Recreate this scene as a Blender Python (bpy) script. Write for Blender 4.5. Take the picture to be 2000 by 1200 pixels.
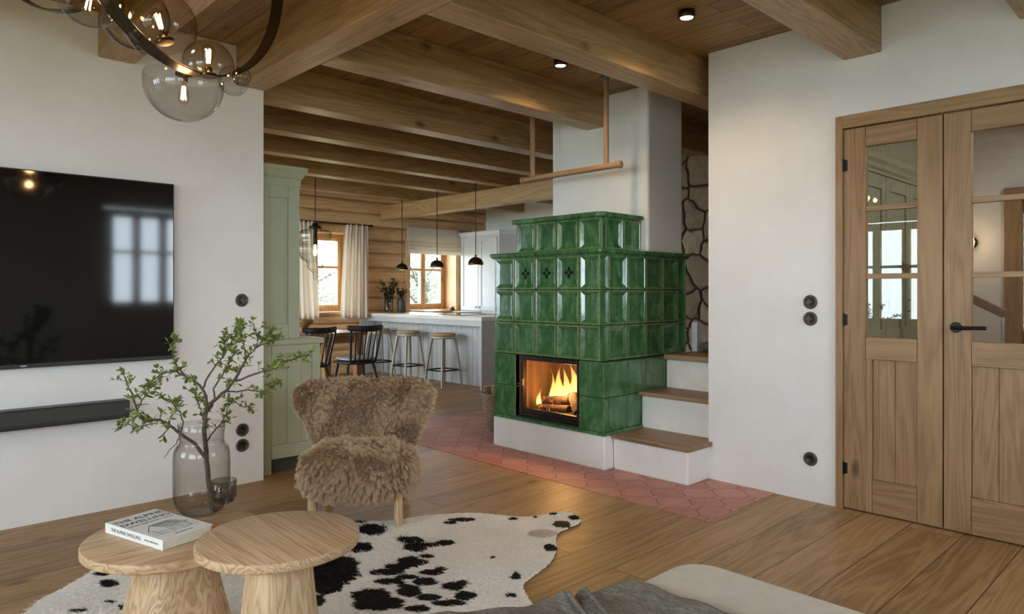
import bpy, bmesh, math, random
import numpy as np
from mathutils import Vector, Matrix
for _o in list(bpy.data.objects):
    bpy.data.objects.remove(_o)
S = bpy.context.scene
COL = S.collection
PI = math.pi
# ------------------------------------------------------------------ camera
FPX, HY, HC = 1360.0, 570.0, 1.2
ANG = math.atan2(1422, FPX)
FWD = (math.cos(ANG), math.sin(ANG)); RGT = (math.sin(ANG), -math.cos(ANG))
cam_d = bpy.data.cameras.new('camera')
cam = bpy.data.objects.new('camera', cam_d); COL.objects.link(cam)
cam.location = (0, 0, HC)
cam.rotation_euler = (PI/2, 0, ANG - PI/2)
cam_d.sensor_width = 36.0
cam_d.lens = 36.0*FPX/2000.0
cam_d.shift_y = -(600-HY)/2000.0
cam_d.clip_start = 0.05; cam_d.clip_end = 200
S.camera = cam
# ------------------------------------------------------------------ light
S.view_settings.view_transform = 'Standard'
S.view_settings.look = 'None'
S.view_settings.gamma = 1.0
S.view_settings.use_curve_mapping = False
S.view_settings.exposure = 0.10
W = bpy.data.worlds.new('overcast_sky'); S.world = W; W.use_nodes = True
_b = W.node_tree.nodes['Background']
_b.inputs[0].default_value = (0.78, 0.90, 1.0, 1); _b.inputs[1].default_value = 18
S.cycles.use_denoising = True
S.cycles.max_bounces = 10; S.cycles.diffuse_bounces = 5; S.cycles.glossy_bounces = 4
S.cycles.transparent_max_bounces = 64; S.cycles.transmission_bounces = 8
S.cycles.caustics_reflective = False; S.cycles.caustics_refractive = False
S.cycles.sample_clamp_indirect = 6.0

def area(name, loc, rot, sx, sy, power=0, color=(1, 1, 1), portal=False):
    d = bpy.data.lights.new(name, 'AREA'); d.shape = 'RECTANGLE'; d.size = sx; d.size_y = sy
    d.energy = power; d.color = color
    if portal: d.cycles.is_portal = True
    o = bpy.data.objects.new(name, d); COL.objects.link(o); o.location = loc; o.rotation_euler = rot
    return o
def point(name, loc, power, color=(1, .72, .42), r=.03):
    d = bpy.data.lights.new(name, 'POINT'); d.energy = power; d.color = color; d.shadow_soft_size = r
    o = bpy.data.objects.new(name, d); COL.objects.link(o); o.location = loc
    return o
# daylight openings: (x0,x1) or (y0,y1), z0, z1 ; portals only guide the sky light through them
BACK_WINS = [(2.25, 3.62), (-1.75, -.40)]          # second one made up for more daylight; in the wall behind the camera, y = -1.0
LEFT_WINS = [(2.55, 3.75), (-0.45, 1.75)]          # second one added to brighten the room; in the wall left of the camera, x = -1.8
for k, (a, b) in enumerate(BACK_WINS):
    area('window_portal', ((a+b)/2, -1.02, 1.5), (-PI/2, 0, PI), b-a, 1.45, portal=True)
for k, (a, b) in enumerate(LEFT_WINS):
    area('window_portal', (-1.82, (a+b)/2, 1.45), (0, -PI/2, 0), 1.45, b-a, portal=True)
area('window_portal', (4.875, 9.3, 1.45), (-PI/2, 0, 0), .95, 1.1, portal=True)
area('window_portal', (6.79, 9.3, 1.45), (-PI/2, 0, 0), .95, 1.1, portal=True)
area('window_portal', (1.60, 7.35, 1.27), (0, -PI/2, 0), 2.3, 2.9, portal=True)

# ------------------------------------------------------------------ helpers
def lin(c):
    return tuple(((v/255.0)/12.92 if v/255.0 <= .04045 else ((v/255.0+.055)/1.055)**2.4) for v in c) + (1.0,)
def floor_pt(px, py, z=0.0):
    u = (px-1000)/FPX; v = -(py-HY)/FPX; t = (z-HC)/v
    return ((FWD[0]+RGT[0]*u)*t, (FWD[1]+RGT[1]*u)*t, z)
def pix(x, y, z):
    d = FWD[0]*x+FWD[1]*y; l = RGT[0]*x+RGT[1]*y
    return 1000+FPX*l/d, HY-FPX*(z-HC)/d
def at_depth(px, py, d):
    u = (px-1000)/FPX
    return Vector(((FWD[0]+RGT[0]*u)*d, (FWD[1]+RGT[1]*u)*d, HC-(py-HY)/FPX*d))

class MB:
    def __init__(s): s.v = []; s.f = []; s.sm = []
    def add(s, vs, fs, smooth=False):
        o = len(s.v); s.v += [tuple(v) for v in vs]; s.f += [tuple(i+o for i in f) for f in fs]; s.sm += [smooth]*len(fs); return s
    def box(s, x0, x1, y0, y1, z0, z1):
        if x0 > x1: x0, x1 = x1, x0
        if y0 > y1: y0, y1 = y1, y0
        if z0 > z1: z0, z1 = z1, z0
        return s.add([(x0,y0,z0),(x1,y0,z0),(x1,y1,z0),(x0,y1,z0),(x0,y0,z1),(x1,y0,z1),(x1,y1,z1),(x0,y1,z1)],
              [(0,3,2,1),(4,5,6,7),(0,1,5,4),(1,2,6,5),(2,3,7,6),(3,0,4,7)])
    def obox(s, c, ax, ay, az):
        c = Vector(c); ax = Vector(ax); ay = Vector(ay); az = Vector(az)
        vs = [c+ax*i+ay*j+az*k for k in (-1,1) for j in (-1,1) for i in (-1,1)]
        return s.add(vs, [(0,2,3,1),(4,5,7,6),(0,1,5,4),(1,3,7,5),(3,2,6,7),(2,0,4,6)])
    def tube(s, path, rad, n=10, cap=True, smooth=True):
        P = [Vector(p) for p in path]; m = len(P)
        if not hasattr(rad, '__len__'): rad = [rad]*m
        rings = []; up = None
        for i in range(m):
            t = (P[min(i+1,m-1)]-P[max(i-1,0)]).normalized()
            if up is None:
                up = Vector((0,0,1)) if abs(t.z) < .9 else Vector((1,0,0))
            a = t.cross(up)
            if a.length < 1e-6: a = t.orthogonal()
            a.normalize(); b = a.cross(t).normalized(); up = b
            rings.append([P[i]+a*(rad[i]*math.cos(2*PI*k/n))+b*(rad[i]*math.sin(2*PI*k/n)) for k in range(n)])
        vs = [v for r in rings for v in r]; fs = []
        for i in range(m-1):
            for k in range(n):
                fs.append((i*n+k, i*n+(k+1)%n, (i+1)*n+(k+1)%n, (i+1)*n+k))
        s.add(vs, fs, smooth)
        if cap:
            s.add(rings[0], [tuple(range(n-1,-1,-1))]); s.add(rings[-1], [tuple(range(n))])
        return s
    def lathe(s, prof, c=(0,0,0), n=32, smooth=True, cap=(True, True), sq=None, rot=0.0):
        c = Vector(c); vs = []
        for r, z in prof:
            for k in range(n):
                a = 2*PI*k/n+rot; rr = r
                if sq: rr = r*sq(a)
                vs.append((c.x+rr*math.cos(a), c.y+rr*math.sin(a), c.z+z))
        fs = []
        for i in range(len(prof)-1):
            for k in range(n):
                fs.append((i*n+k, i*n+(k+1)%n, (i+1)*n+(k+1)%n, (i+1)*n+k))
        o = len(s.v); s.add(vs, fs, smooth)
        if cap[0] and prof[0][0] > 1e-5: s.f.append(tuple(o+k for k in range(n-1,-1,-1))); s.sm.append(False)
        if cap[1] and prof[-1][0] > 1e-5:
            b = o+(len(prof)-1)*n; s.f.append(tuple(b+k for k in range(n))); s.sm.append(False)
        return s
    def prism(s, poly, axis, a, b):
        n = len(poly)
        def mk(p, t):
            if axis == 'x': return (t, p[0], p[1])
            if axis == 'y': return (p[0], t, p[1])
            return (p[0], p[1], t)
        vs = [mk(p, a) for p in poly]+[mk(p, b) for p in poly]
        fs = [tuple(range(n-1,-1,-1)), tuple(range(n, 2*n))]+[(i, (i+1)%n, n+(i+1)%n, n+i) for i in range(n)]
        return s.add(vs, fs)
    def grid(s, fn, nu, nv, smooth=True, wrap=False):
        vs = [fn(i/nu, j/nv) for j in range(nv+1) for i in range(nu+1)]
        w = nu+1; fs = [(j*w+i, j*w+i+1, (j+1)*w+i+1, (j+1)*w+i) for j in range(nv) for i in range(nu)]
        return s.add(vs, fs, smooth)
    def xf(s, m, start=0):
        for i in range(start, len(s.v)): s.v[i] = tuple(m @ Vector(s.v[i]))
        return s
    def build(s, name, mat, parent=None, bevel=0, seg=2, world=True, fix=True):
        me = bpy.data.meshes.new(name)
        vs = s.v
        if parent is not None and world:
            l = root_loc(parent); vs = [(v[0]-l[0], v[1]-l[1], v[2]-l[2]) for v in vs]
        me.from_pydata(vs, [], s.f)
        me.polygons.foreach_set('use_smooth', s.sm)
        if fix:
            bm = bmesh.new(); bm.from_mesh(me); bmesh.ops.recalc_face_normals(bm, faces=bm.faces); bm.to_mesh(me); bm.free()
        me.update()
        if mat is not None: me.materials.append(mat)
        o = bpy.data.objects.new(name, me); COL.objects.link(o)
        if parent is not None: o.parent = parent
        if bevel:
            b = o.modifiers.new('bevel', 'BEVEL'); b.width = bevel; b.segments = seg; b.limit_method = 'ANGLE'; b.angle_limit = .7
            b.harden_normals = False
        return o
def root_loc(o):
    l = Vector((0,0,0))
    while o is not None:
        l = l+Vector(o.location); o = o.parent
    return l
def tag(o, label, cat, group=None, kind=None):
    o['label'] = label; o['category'] = cat
    if group: o['group'] = group
    if kind: o['kind'] = kind
    return o
def thing(name, label, cat, loc=(0,0,0), rz=0.0, group=None, kind=None):
    o = bpy.data.objects.new(name, None); COL.objects.link(o); o.empty_display_size = .05
    o.location = loc; o.rotation_euler = (0, 0, rz)
    return tag(o, label, cat, group, kind)
def struct(o): o['kind'] = 'structure'; return o
def dup(root, loc, rz, label, group=None):
    r = root.copy(); COL.objects.link(r); r.location = loc; r.rotation_euler = (0, 0, rz); r['label'] = label
    if group: r['group'] = group
    for ch in list(root.children):
        c = ch.copy(); COL.objects.link(c); c.parent = r
        for g in list(ch.children):
            d = g.copy(); COL.objects.link(d); d.parent = c
    return r
def shade_auto(o, ang=.6):
    o.data.polygons.foreach_set('use_smooth', [True]*len(o.data.polygons))
    m = o.modifiers.new('edge', 'EDGE_SPLIT'); m.split_angle = ang
    return o

# ------------------------------------------------------------------ materials
class NT:
    def __init__(s, name):
        s.m = bpy.data.materials.new(name); s.m.use_nodes = True; s.t = s.m.node_tree; s.n = s.t.nodes; s.l = s.t.links
        s.bsdf = s.n['Principled BSDF']; s.out = s.n['Material Output']
    def node(s, typ, **kw):
        nd = s.n.new(typ)
        for k, v in kw.items(): setattr(nd, k, v)
        return nd
    def set(s, inp, v):
        if v is None: return
        if hasattr(v, 'is_output') or isinstance(v, bpy.types.NodeSocket): s.l.new(v, inp)
        else:
            if inp.type in ('RGBA',) and isinstance(v, (tuple, list)) and len(v) == 3: v = tuple(v)+(1,)
            inp.default_value = v
    def math(s, op, a, b=None, c=None, clamp=False):
        nd = s.node('ShaderNodeMath', operation=op); nd.use_clamp = clamp
        for i, v in enumerate((a, b, c)):
            if v is not None: s.set(nd.inputs[i], v)
        return nd.outputs[0]
    def vmath(s, op, a, b=None):
        nd = s.node('ShaderNodeVectorMath', operation=op); s.set(nd.inputs[0], a)
        if b is not None: s.set(nd.inputs[1], b)
        return nd.outputs[0]
    def noise(s, vec, scale, detail=3, rough=.55, dist=0.0):
        nd = s.node('ShaderNodeTexNoise'); s.set(nd.inputs['Vector'], vec); nd.inputs['Scale'].default_value = scale
        nd.inputs['Detail'].default_value = detail; nd.inputs['Roughness'].default_value = rough; nd.inputs['Distortion'].default_value = dist
        return nd.outputs['Fac']
    def ramp(s, fac, stops, interp='LINEAR'):
        nd = s.node('ShaderNodeValToRGB'); nd.color_ramp.interpolation = interp; e = nd.color_ramp.elements
        while len(e) < len(stops): e.new(.5)
        for i, (p, c) in enumerate(stops):
            e[i].position = p
            e[i].color = c if isinstance(c, (tuple, list)) and len(c) == 4 else ((c, c, c, 1) if not hasattr(c, '__len__') else tuple(c)+(1,))
        s.set(nd.inputs[0], fac); return nd.outputs[0]
    def mix(s, fac, a, b, mode='MIX'):
        nd = s.node('ShaderNodeMix', data_type='RGBA', blend_type=mode); s.set(nd.inputs[0], fac); s.set(nd.inputs[6], a); s.set(nd.inputs[7], b)
        return nd.outputs[2]
    def bump(s, h, strength=.2, dist=.01):
        nd = s.node('ShaderNodeBump'); nd.inputs['Strength'].default_value = strength; nd.inputs['Distance'].default_value = dist
        s.set(nd.inputs['Height'], h); s.l.new(nd.outputs[0], s.bsdf.inputs['Normal']); return nd
    def obj(s):
        return s.node('ShaderNodeTexCoord').outputs['Object']
    def sep(s, v):
        nd = s.node('ShaderNodeSeparateXYZ'); s.set(nd.inputs[0], v); return nd.outputs
    def comb(s, x, y, z):
        nd = s.node('ShaderNodeCombineXYZ')
        for i, v in enumerate((x, y, z)): s.set(nd.inputs[i], v)
        return nd.outputs[0]
    def base(s, **kw):
        for k, v in kw.items():
            k2 = {'color':'Base Color','rough':'Roughness','metal':'Metallic','coat':'Coat Weight','coatr':'Coat Roughness','spec':'Specular IOR Level','trans':'Transmission Weight','emit':'Emission Color','es':'Emission Strength','alpha':'Alpha','sheen':'Sheen Weight','ior':'IOR'}[k]
            s.set(s.bsdf.inputs[k2], v)
        return s.m
def plain(name, rgb, rough=.5, metal=0.0, **kw):
    t = NT(name); return t.base(color=lin(rgb), rough=rough, metal=metal, **kw)
def mottled(name, rgb, rgb2, scale=6, rough=.5, bump=.1, bscale=40, bdist=.004, **kw):
    t = NT(name); o = t.obj()
    c = t.mix(t.ramp(t.noise(o, scale, 4), [(.3, 0.0), (.7, 1.0)]), lin(rgb), lin(rgb2))
    t.base(color=c, rough=rough, **kw)
    if bump: t.bump(t.noise(o, bscale, 4, .6), bump, bdist)
    return t.m
def wood(name, dark, mid, light, axis='X', s=1.0, rough=.5, planks=None, bump=.12, var=.25, knots=True, ring=.45, rf=9.0, straight=.55):
    """planks = (row width, board length, across axis)"""
    t = NT(name); o = t.obj(); x, y, z = t.sep(o)
    al, a, b = {'X': (x, y, z), 'Y': (y, x, z), 'Z': (z, x, y)}[axis]
    if planks:
        br = t.node('ShaderNodeTexBrick'); br.offset = .37; br.offset_frequency = 2; br.squash = 1
        t.set(br.inputs['Vector'], t.comb(al, a, 0.0)); br.inputs['Color1'].default_value = (0,0,0,1); br.inputs['Color2'].default_value = (1,1,1,1)
        br.inputs['Scale'].default_value = 1; br.inputs['Mortar Size'].default_value = planks[2] if len(planks) > 2 else .0018; br.inputs['Mortar Smooth'].default_value = .2
        br.inputs['Brick Width'].default_value = planks[1]; br.inputs['Row Height'].default_value = planks[0]
        bw = t.node('ShaderNodeRGBToBW'); t.set(bw.inputs[0], br.outputs['Color']); rnd = bw.outputs[0]
        seam = br.outputs['Fac']
    else:
        rnd = t.node('ShaderNodeObjectInfo').outputs['Random']; seam = None
    off = t.math('MULTIPLY', rnd, 57.0)
    v1 = t.comb(t.math('ADD', t.math('MULTIPLY', al, straight*s), off), t.math('MULTIPLY_ADD', a, 7.0*s, off), t.math('MULTIPLY', b, 7.0*s))
    n1 = t.noise(v1, 1.0, 3, .5, .6)
    rings = t.math('MULTIPLY', t.math('PINGPONG', t.math('MULTIPLY', n1, rf), .5), 2.0)
    v2 = t.comb(t.math('ADD', t.math('MULTIPLY', al, 5.0*s), off), t.math('MULTIPLY', a, 150.0*s), t.math('MULTIPLY', b, 150.0*s))
    n2 = t.noise(v2, 1.0, 3, .6)
    v3 = t.comb(t.math('ADD', t.math('MULTIPLY', al, .8), off), t.math('MULTIPLY', a, 2.5), t.math('MULTIPLY', b, 2.5))
    n3 = t.noise(v3, 1.0, 2)
    g = t.math('ADD', t.math('MULTIPLY', rings, ring*.5), t.math('ADD', t.math('MULTIPLY', n2, .45), t.math('MULTIPLY', n3, .55-ring*.3)))
    if planks: g = t.math('ADD', g, t.math('MULTIPLY', t.math('SUBTRACT', rnd, .5), var))
    col = t.ramp(g, [(.22, lin(dark)), (.52, lin(mid)), (.85, lin(light))])
    if knots:
        vo = t.node('ShaderNodeTexVoronoi'); vo.feature = 'F1'
        t.set(vo.inputs['Vector'], t.comb(t.math('ADD', t.math('MULTIPLY', al, 1.7), off), t.math('MULTIPLY_ADD', a, 3.6, off), t.math('MULTIPLY', b, 3.6))); vo.inputs['Scale'].default_value = 1.0
        k = t.ramp(t.math('ADD', vo.outputs['Distance'], t.math('MULTIPLY', n2, .03)), [(.05, 1.0), (.13, 0.0)])
        col = t.mix(t.math('MULTIPLY', k, .75), col, tuple(c*.28 for c in lin(dark)[:3])+(1,))
    h = t.math('ADD', t.math('MULTIPLY', n2, .6), t.math('MULTIPLY', rings, .25))
    if seam is not None:
        col = t.mix(seam, col, tuple(c*.28 for c in lin(dark)[:3])+(1,)); h = t.math('SUBTRACT', h, t.math('MULTIPLY', seam, 2.0))
    t.base(color=col, rough=t.math('ADD', rough-.06, t.math('MULTIPLY', n2, .14)))
    t.bump(h, bump, .004)
    return t.m
def glass(name, tint=(1, 1, 1), edge=None, gloss_r=.0, refl=1.0, pw=2.2):
    """thin clear sheet or blown shell: tinted see-through, denser where seen edge-on, with mirror-like sheen"""
    t = NT(name); n = t.n
    lw = t.node('ShaderNodeLayerWeight'); lw.inputs['Blend'].default_value = .35
    tr = t.node('ShaderNodeBsdfTransparent'); gl = t.node('ShaderNodeBsdfGlossy'); gl.inputs['Roughness'].default_value = gloss_r
    e = edge if edge else tint
    c = t.mix(t.math('POWER', lw.outputs['Facing'], pw), tuple(tint)+(1,), tuple(e)+(1,)); t.set(tr.inputs[0], c)
    fr = t.node('ShaderNodeFresnel'); fr.inputs[0].default_value = 1.5
    mx = t.node('ShaderNodeMixShader'); bf_ = t.node('ShaderNodeNewGeometry').outputs['Backfacing']; t.set(mx.inputs[0], t.math('MULTIPLY', t.math('MULTIPLY', fr.outputs[0], refl), t.math('SUBTRACT', 1.0, bf_))); t.l.new(tr.outputs[0], mx.inputs[1]); t.l.new(gl.outputs[0], mx.inputs[2])
    t.l.new(mx.outputs[0], t.out.inputs[0]); n.remove(t.bsdf)
    return t.m
def emit(name, rgb, strength):
    t = NT(name); e = t.node('ShaderNodeEmission'); e.inputs[0].default_value = tuple(rgb)+(1,); e.inputs[1].default_value = strength
    t.l.new(e.outputs[0], t.out.inputs[0]); t.n.remove(t.bsdf); return t.m

M = {}
M['plaster'] = mottled('white_plaster', (236, 235, 232), (230, 228, 224), 3, .9, .35, 60, .004)
M['plaster_smooth'] = mottled('limewash', (238, 236, 231), (229, 226, 219), 5, .85, .2, 30, .004)
M['floor'] = wood('oak_floor', (104, 76, 45), (154, 120, 78), (180, 146, 103), 'X', 1.0, .46, planks=(.235, 2.4, .0022), var=.22)
M['ceil'] = wood('ceiling_boards', (98, 72, 42), (148, 114, 70), (172, 138, 92), 'Y', 1.0, .5, planks=(.15, 3.1, .0025), var=.25)
BC = ((108, 82, 52), (164, 132, 90), (190, 160, 116))
M['beam_x'] = wood('beam_wood', *BC, axis='X', s=1.0, rough=.34, bump=.18)
M['beam_y'] = wood('beam_wood_cross', *BC, axis='Y', s=1.0, rough=.34, bump=.18)
M['log'] = wood('log_wood', (150, 112, 72), (208, 170, 122), (228, 196, 152), 'X', .8, .5, bump=.2)
DC = ((110, 80, 49), (152, 118, 78), (174, 140, 99))
M['door_z'] = wood('door_oak_upright', *DC, axis='Z', rough=.45)
M['door_y'] = wood('door_oak_level', *DC, axis='Y', rough=.45)
M['pine_z'] = wood('window_pine_upright', (166, 124, 80), (210, 170, 122), (228, 194, 150), 'Z', 1, .45)
M['pine_x'] = wood('window_pine_level', (166, 124, 80), (210, 170, 122), (228, 194, 150), 'X', 1, .45)
M['oak_top_y'] = wood('pale_oak_top', (148, 116, 80), (188, 154, 116), (210, 180, 144), 'Y', 1.5, .45, knots=False, ring=.9, rf=20.0, straight=.3, bump=.05)
M['oak_top_x'] = wood('pale_oak_board', (148, 116, 80), (188, 154, 116), (210, 180, 144), 'X', 1.2, .45, knots=False, ring=.8, rf=16.0, straight=.3, bump=.05)
M['oak_z'] = wood('pale_oak_upright', (156, 124, 88), (194, 162, 124), (214, 186, 150), 'Z', 1.5, .5, knots=False, ring=.9, rf=15.0, straight=.45, bump=.06)
M['tread'] = wood('tread_wood', (94, 72, 50), (140, 112, 84), (168, 140, 112), 'Y', 1, .5)
M['rail'] = wood('rail_wood', (126, 96, 66), (166, 132, 97), (184, 152, 117), 'Y', 1, .45, knots=False)
M['table_dark'] = wood('dining_wood', (84, 54, 30), (136, 94, 58), (166, 124, 84), 'X', 1, .35)
M['black_wood'] = plain('black_lacquer', (34, 30, 27), .4)
M['black_metal'] = plain('black_metal', (30, 28, 26), .42, .6)
M['bronze'] = plain('dark_bronze', (74, 62, 46), .32, .85)
M['steel'] = plain('steel', (170, 168, 164), .3, 1.0)
M['screen'] = plain('tv_screen', (6, 6, 6), .06, 0, spec=.5)
M['dark_plastic'] = plain('dark_plastic', (38, 38, 38), .4)
M['grille'] = mottled('speaker_grille', (44, 44, 43), (70, 70, 68), 260, .7, .6, 300, .002)
M['sage'] = mottled('sage_paint', (166, 173, 147), (158, 165, 139), 8, .5, .08, 70, .003)
M['grey_paint'] = mottled('pale_grey_paint', (186, 186, 184), (178, 178, 176), 6, .5, .05, 60, .002)
M['white_paint'] = mottled('white_blue_paint', (214, 216, 216), (206, 208, 208), 6, .45, .05, 60, .002)
M['counter'] = mottled('pale_counter', (222, 218, 210), (206, 200, 190), 14, .3, 0)
M['linen'] = mottled('linen_curtain', (240, 235, 227), (230, 223, 213), 30, .9, .3, 160, .002)
_t = M['linen'].node_tree; _tl = _t.nodes.new('ShaderNodeBsdfTranslucent'); _tl.inputs[0].default_value = lin((240, 232, 220)); _mx = _t.nodes.new('ShaderNodeMixShader'); _mx.inputs[0].default_value = .4
_t.links.new(_t.nodes['Principled BSDF'].outputs[0], _mx.inputs[1]); _t.links.new(_tl.outputs[0], _mx.inputs[2]); _t.links.new(_mx.outputs[0], _t.nodes['Material Output'].inputs[0])
M['cream'] = mottled('cream_boucle', (212, 203, 190), (204, 194, 180), 20, .95, .4, 220, .003)
M['grey_cloth'] = mottled('grey_cloth', (176, 173, 170), (160, 157, 155), 14, .95, .35, 140, .003)
M['tan_leather'] = mottled('tan_cushion', (176, 146, 112), (164, 134, 100), 12, .6, .1, 60, .002)
M['taupe_metal'] = plain('taupe_metal', (162, 154, 139), .4, .3)
M['pane'] = glass('window_glass', (.98, .99, .99), (.9, .95, .93), refl=1.8)
M['smoke'] = glass('smoked_glass', (.86, .845, .825), (.50, .48, .455))
M['vase_smoke'] = glass('vase_smoked_glass', (.925, .915, .90), (.36, .345, .325))
M['amber'] = glass('smoked_amber_glass', (.86, .79, .70), (.50, .38, .27))
M['dark_smoke'] = glass('dark_smoked_glass', (.72, .70, .68), (.42, .40, .38))
M['clear'] = glass('clear_blown_glass', (.95, .95, .94), (.06, .055, .05), pw=1.7)
M['bulb_warm'] = emit('warm_bulb', (1, .62, .25), 22)
M['spot_emit'] = emit('spot_glow', (1, .70, .36), 4.5)
# ------------------------------------------------------------------ the setting
CZ = 2.725
def wall_boxes(axis, p0, p1, a0, a1, z0, z1, holes):
    """axis 'x': wall across x in [p0,p1], running along y from a0 to a1"""
    m = MB()
    def bx(b0, b1, c0, c1):
        if b1-b0 < 1e-4 or c1-c0 < 1e-4: return
        if axis == 'x': m.box(p0, p1, b0, b1, c0, c1)
        else: m.box(b0, b1, p0, p1, c0, c1)
    cur = a0
    for h0, h1, hz0, hz1 in sorted(holes):
        bx(cur, h0, z0, z1); bx(h0, h1, z0, hz0); bx(h0, h1, hz1, z1); cur = h1
    bx(cur, a1, z0, z1)
    return m
struct(MB().box(-1.95, 8.05, -1.15, 9.35, -.12, 0).build('floor', M['floor']))
struct(MB().box(-1.95, 8.05, -1.15, 9.35, CZ, CZ+.1).build('ceiling', M['ceil']))
WZ0, WZ1 = .90, 2.22
struct(wall_boxes('y', 4.3, 4.375, -1.8, 1.922, 0, CZ, []).build('wall_television', M['plaster']))
struct(wall_boxes('x', 3.99, 4.14, -1.0, 2.352, 0, CZ, [(.085, 1.556, 0, 2.17)]).build('wall_right', M['plaster']))
struct(wall_boxes('y', -1.15, -1.0, -1.95, 8.05, 0, CZ, [(a, b, .97, 2.24) for a, b in BACK_WINS]).build('wall_back', M['plaster']))
struct(wall_boxes('x', -1.95, -1.8, -1.0, 4.375, 0, CZ, [(a, b, .74, 2.12) for a, b in LEFT_WINS]).build('wall_left', M['plaster']))
struct(wall_boxes('x', 1.62, 1.75, 4.375, 8.9, 0, CZ, [(5.9, 8.8, .12, 2.42)]).build('wall_dining', M['plaster']))  # opening for the unseen window added for light
struct(MB().box(7.9, 8.05, 4.6, 9.35, 0, CZ).build('wall_kitchen', M['plaster']))
struct(MB().box(5.95, 7.9, 4.6, 4.72, 0, CZ).build('wall_pantry', M['plaster']))
struct(MB().box(4.14, 7.0, 2.0, 2.08, 0, CZ).build('wall_alcove', M['plaster']))
struct(wall_boxes('x', 7.0, 7.12, -1.0, 2.08, 0, CZ, [(.42, 1.30, 0, 1.98)]).build('wall_hall', M['plaster']))

# rubble stone wall behind the stove: every stone a bulge with a dark joint around it
def stone_mat():
    t = NT('rubble_stone'); o = t.obj(); x, y, z = t.sep(o)
    w = t.noise(o, 3.0, 2); v = t.comb(t.math('ADD', y, t.math('MULTIPLY', w, .2)), t.math('ADD', z, t.math('MULTIPLY', t.noise(o, 3.7, 2), .2)), 0.0)
    e = t.node('ShaderNodeTexVoronoi', voronoi_dimensions='2D', feature='DISTANCE_TO_EDGE'); t.set(e.inputs['Vector'], v); e.inputs['Scale'].default_value = 4.3
    c = t.node('ShaderNodeTexVoronoi', voronoi_dimensions='2D', feature='F1'); t.set(c.inputs['Vector'], v); c.inputs['Scale'].default_value = 4.3
    bw = t.node('ShaderNodeRGBToBW'); t.set(bw.inputs[0], c.outputs['Color'])
    g = t.math('ADD', t.math('MULTIPLY', bw.outputs[0], .5), t.math('MULTIPLY', t.noise(o, 14, 5, .65), .6))
    col = t.ramp(g, [(.2, lin((110, 91, 72))), (.5, lin((148, 126, 102))), (.85, lin((186, 166, 142)))])
    j = t.ramp(e.outputs['Distance'], [(.012, 1.0), (.05, 0.0)])
    t.base(color=t.mix(j, col, lin((46, 38, 30))), rough=.9)
    h = t.math('ADD', t.ramp(e.outputs['Distance'], [(.0, 0.0), (.10, .8), (.3, 1.0)]), t.math('MULTIPLY', t.noise(o, 22, 5, .7), .35))
    t.bump(h, 1.0, .035); return t.m
struct(MB().box(5.8, 5.95, 2.08, 4.72, 0, CZ).build('wall_stone', stone_mat()))

# log wall at the far end
WIN1 = (4.40, 5.35); WIN2 = (6.31, 7.265); LZ0, LZ1 = .90, 2.06
def log_wall():
    rnd = random.Random(4); m = MB()
    edges = [0.0]
    while edges[-1] < CZ: edges.append(edges[-1]+rnd.uniform(.17, .235))
    def prof(zz):
        for a, b in zip(edges[:-1], edges[1:]):
            if a <= zz <= b:
                f = (zz-a)/(b-a); q = abs(2*f-1)
                return 8.9+.036*q**5 + (.03 if q > .97 else 0)
        return 8.9
    def strip(x0, x1, z0, z1):
        zs = set([z0, z1])
        for a, b in zip(edges[:-1], edges[1:]):
            for k in range(13):
                f = k/12; f = .5-.5*math.cos(PI*f)
                zz = a+(b-a)*f
                if z0 < zz < z1: zs.add(zz)
        zs = sorted(zs); n = max(2, int((x1-x0)/.25)); vs = []
        for zz in zs:
            for i in range(n+1):
                xx = x0+(x1-x0)*i/n
                wob = .012*math.sin(xx*1.7+int(zz/.22)*2.1)
                vs.append((xx, prof(zz)+wob*.5, zz))
        w = n+1
        m.add(vs, [(j*w+i, j*w+i+1, (j+1)*w+i+1, (j+1)*w+i) for j in range(len(zs)-1) for i in range(n)], True)
        m.box(x0, x1, 8.97, 9.32, z0, z1)
    strip(1.62, WIN1[0], 0, CZ); strip(WIN1[0], WIN1[1], 0, LZ0); strip(WIN1[0], WIN1[1], LZ1, CZ)
    strip(WIN1[1], WIN2[0], 0, CZ); strip(WIN2[0], WIN2[1], 0, LZ0); strip(WIN2[0], WIN2[1], LZ1, CZ); strip(WIN2[1], 7.9, 0, CZ)
    return struct(m.build('wall_logs', M['log'], fix=False))
log_wall()

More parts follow.
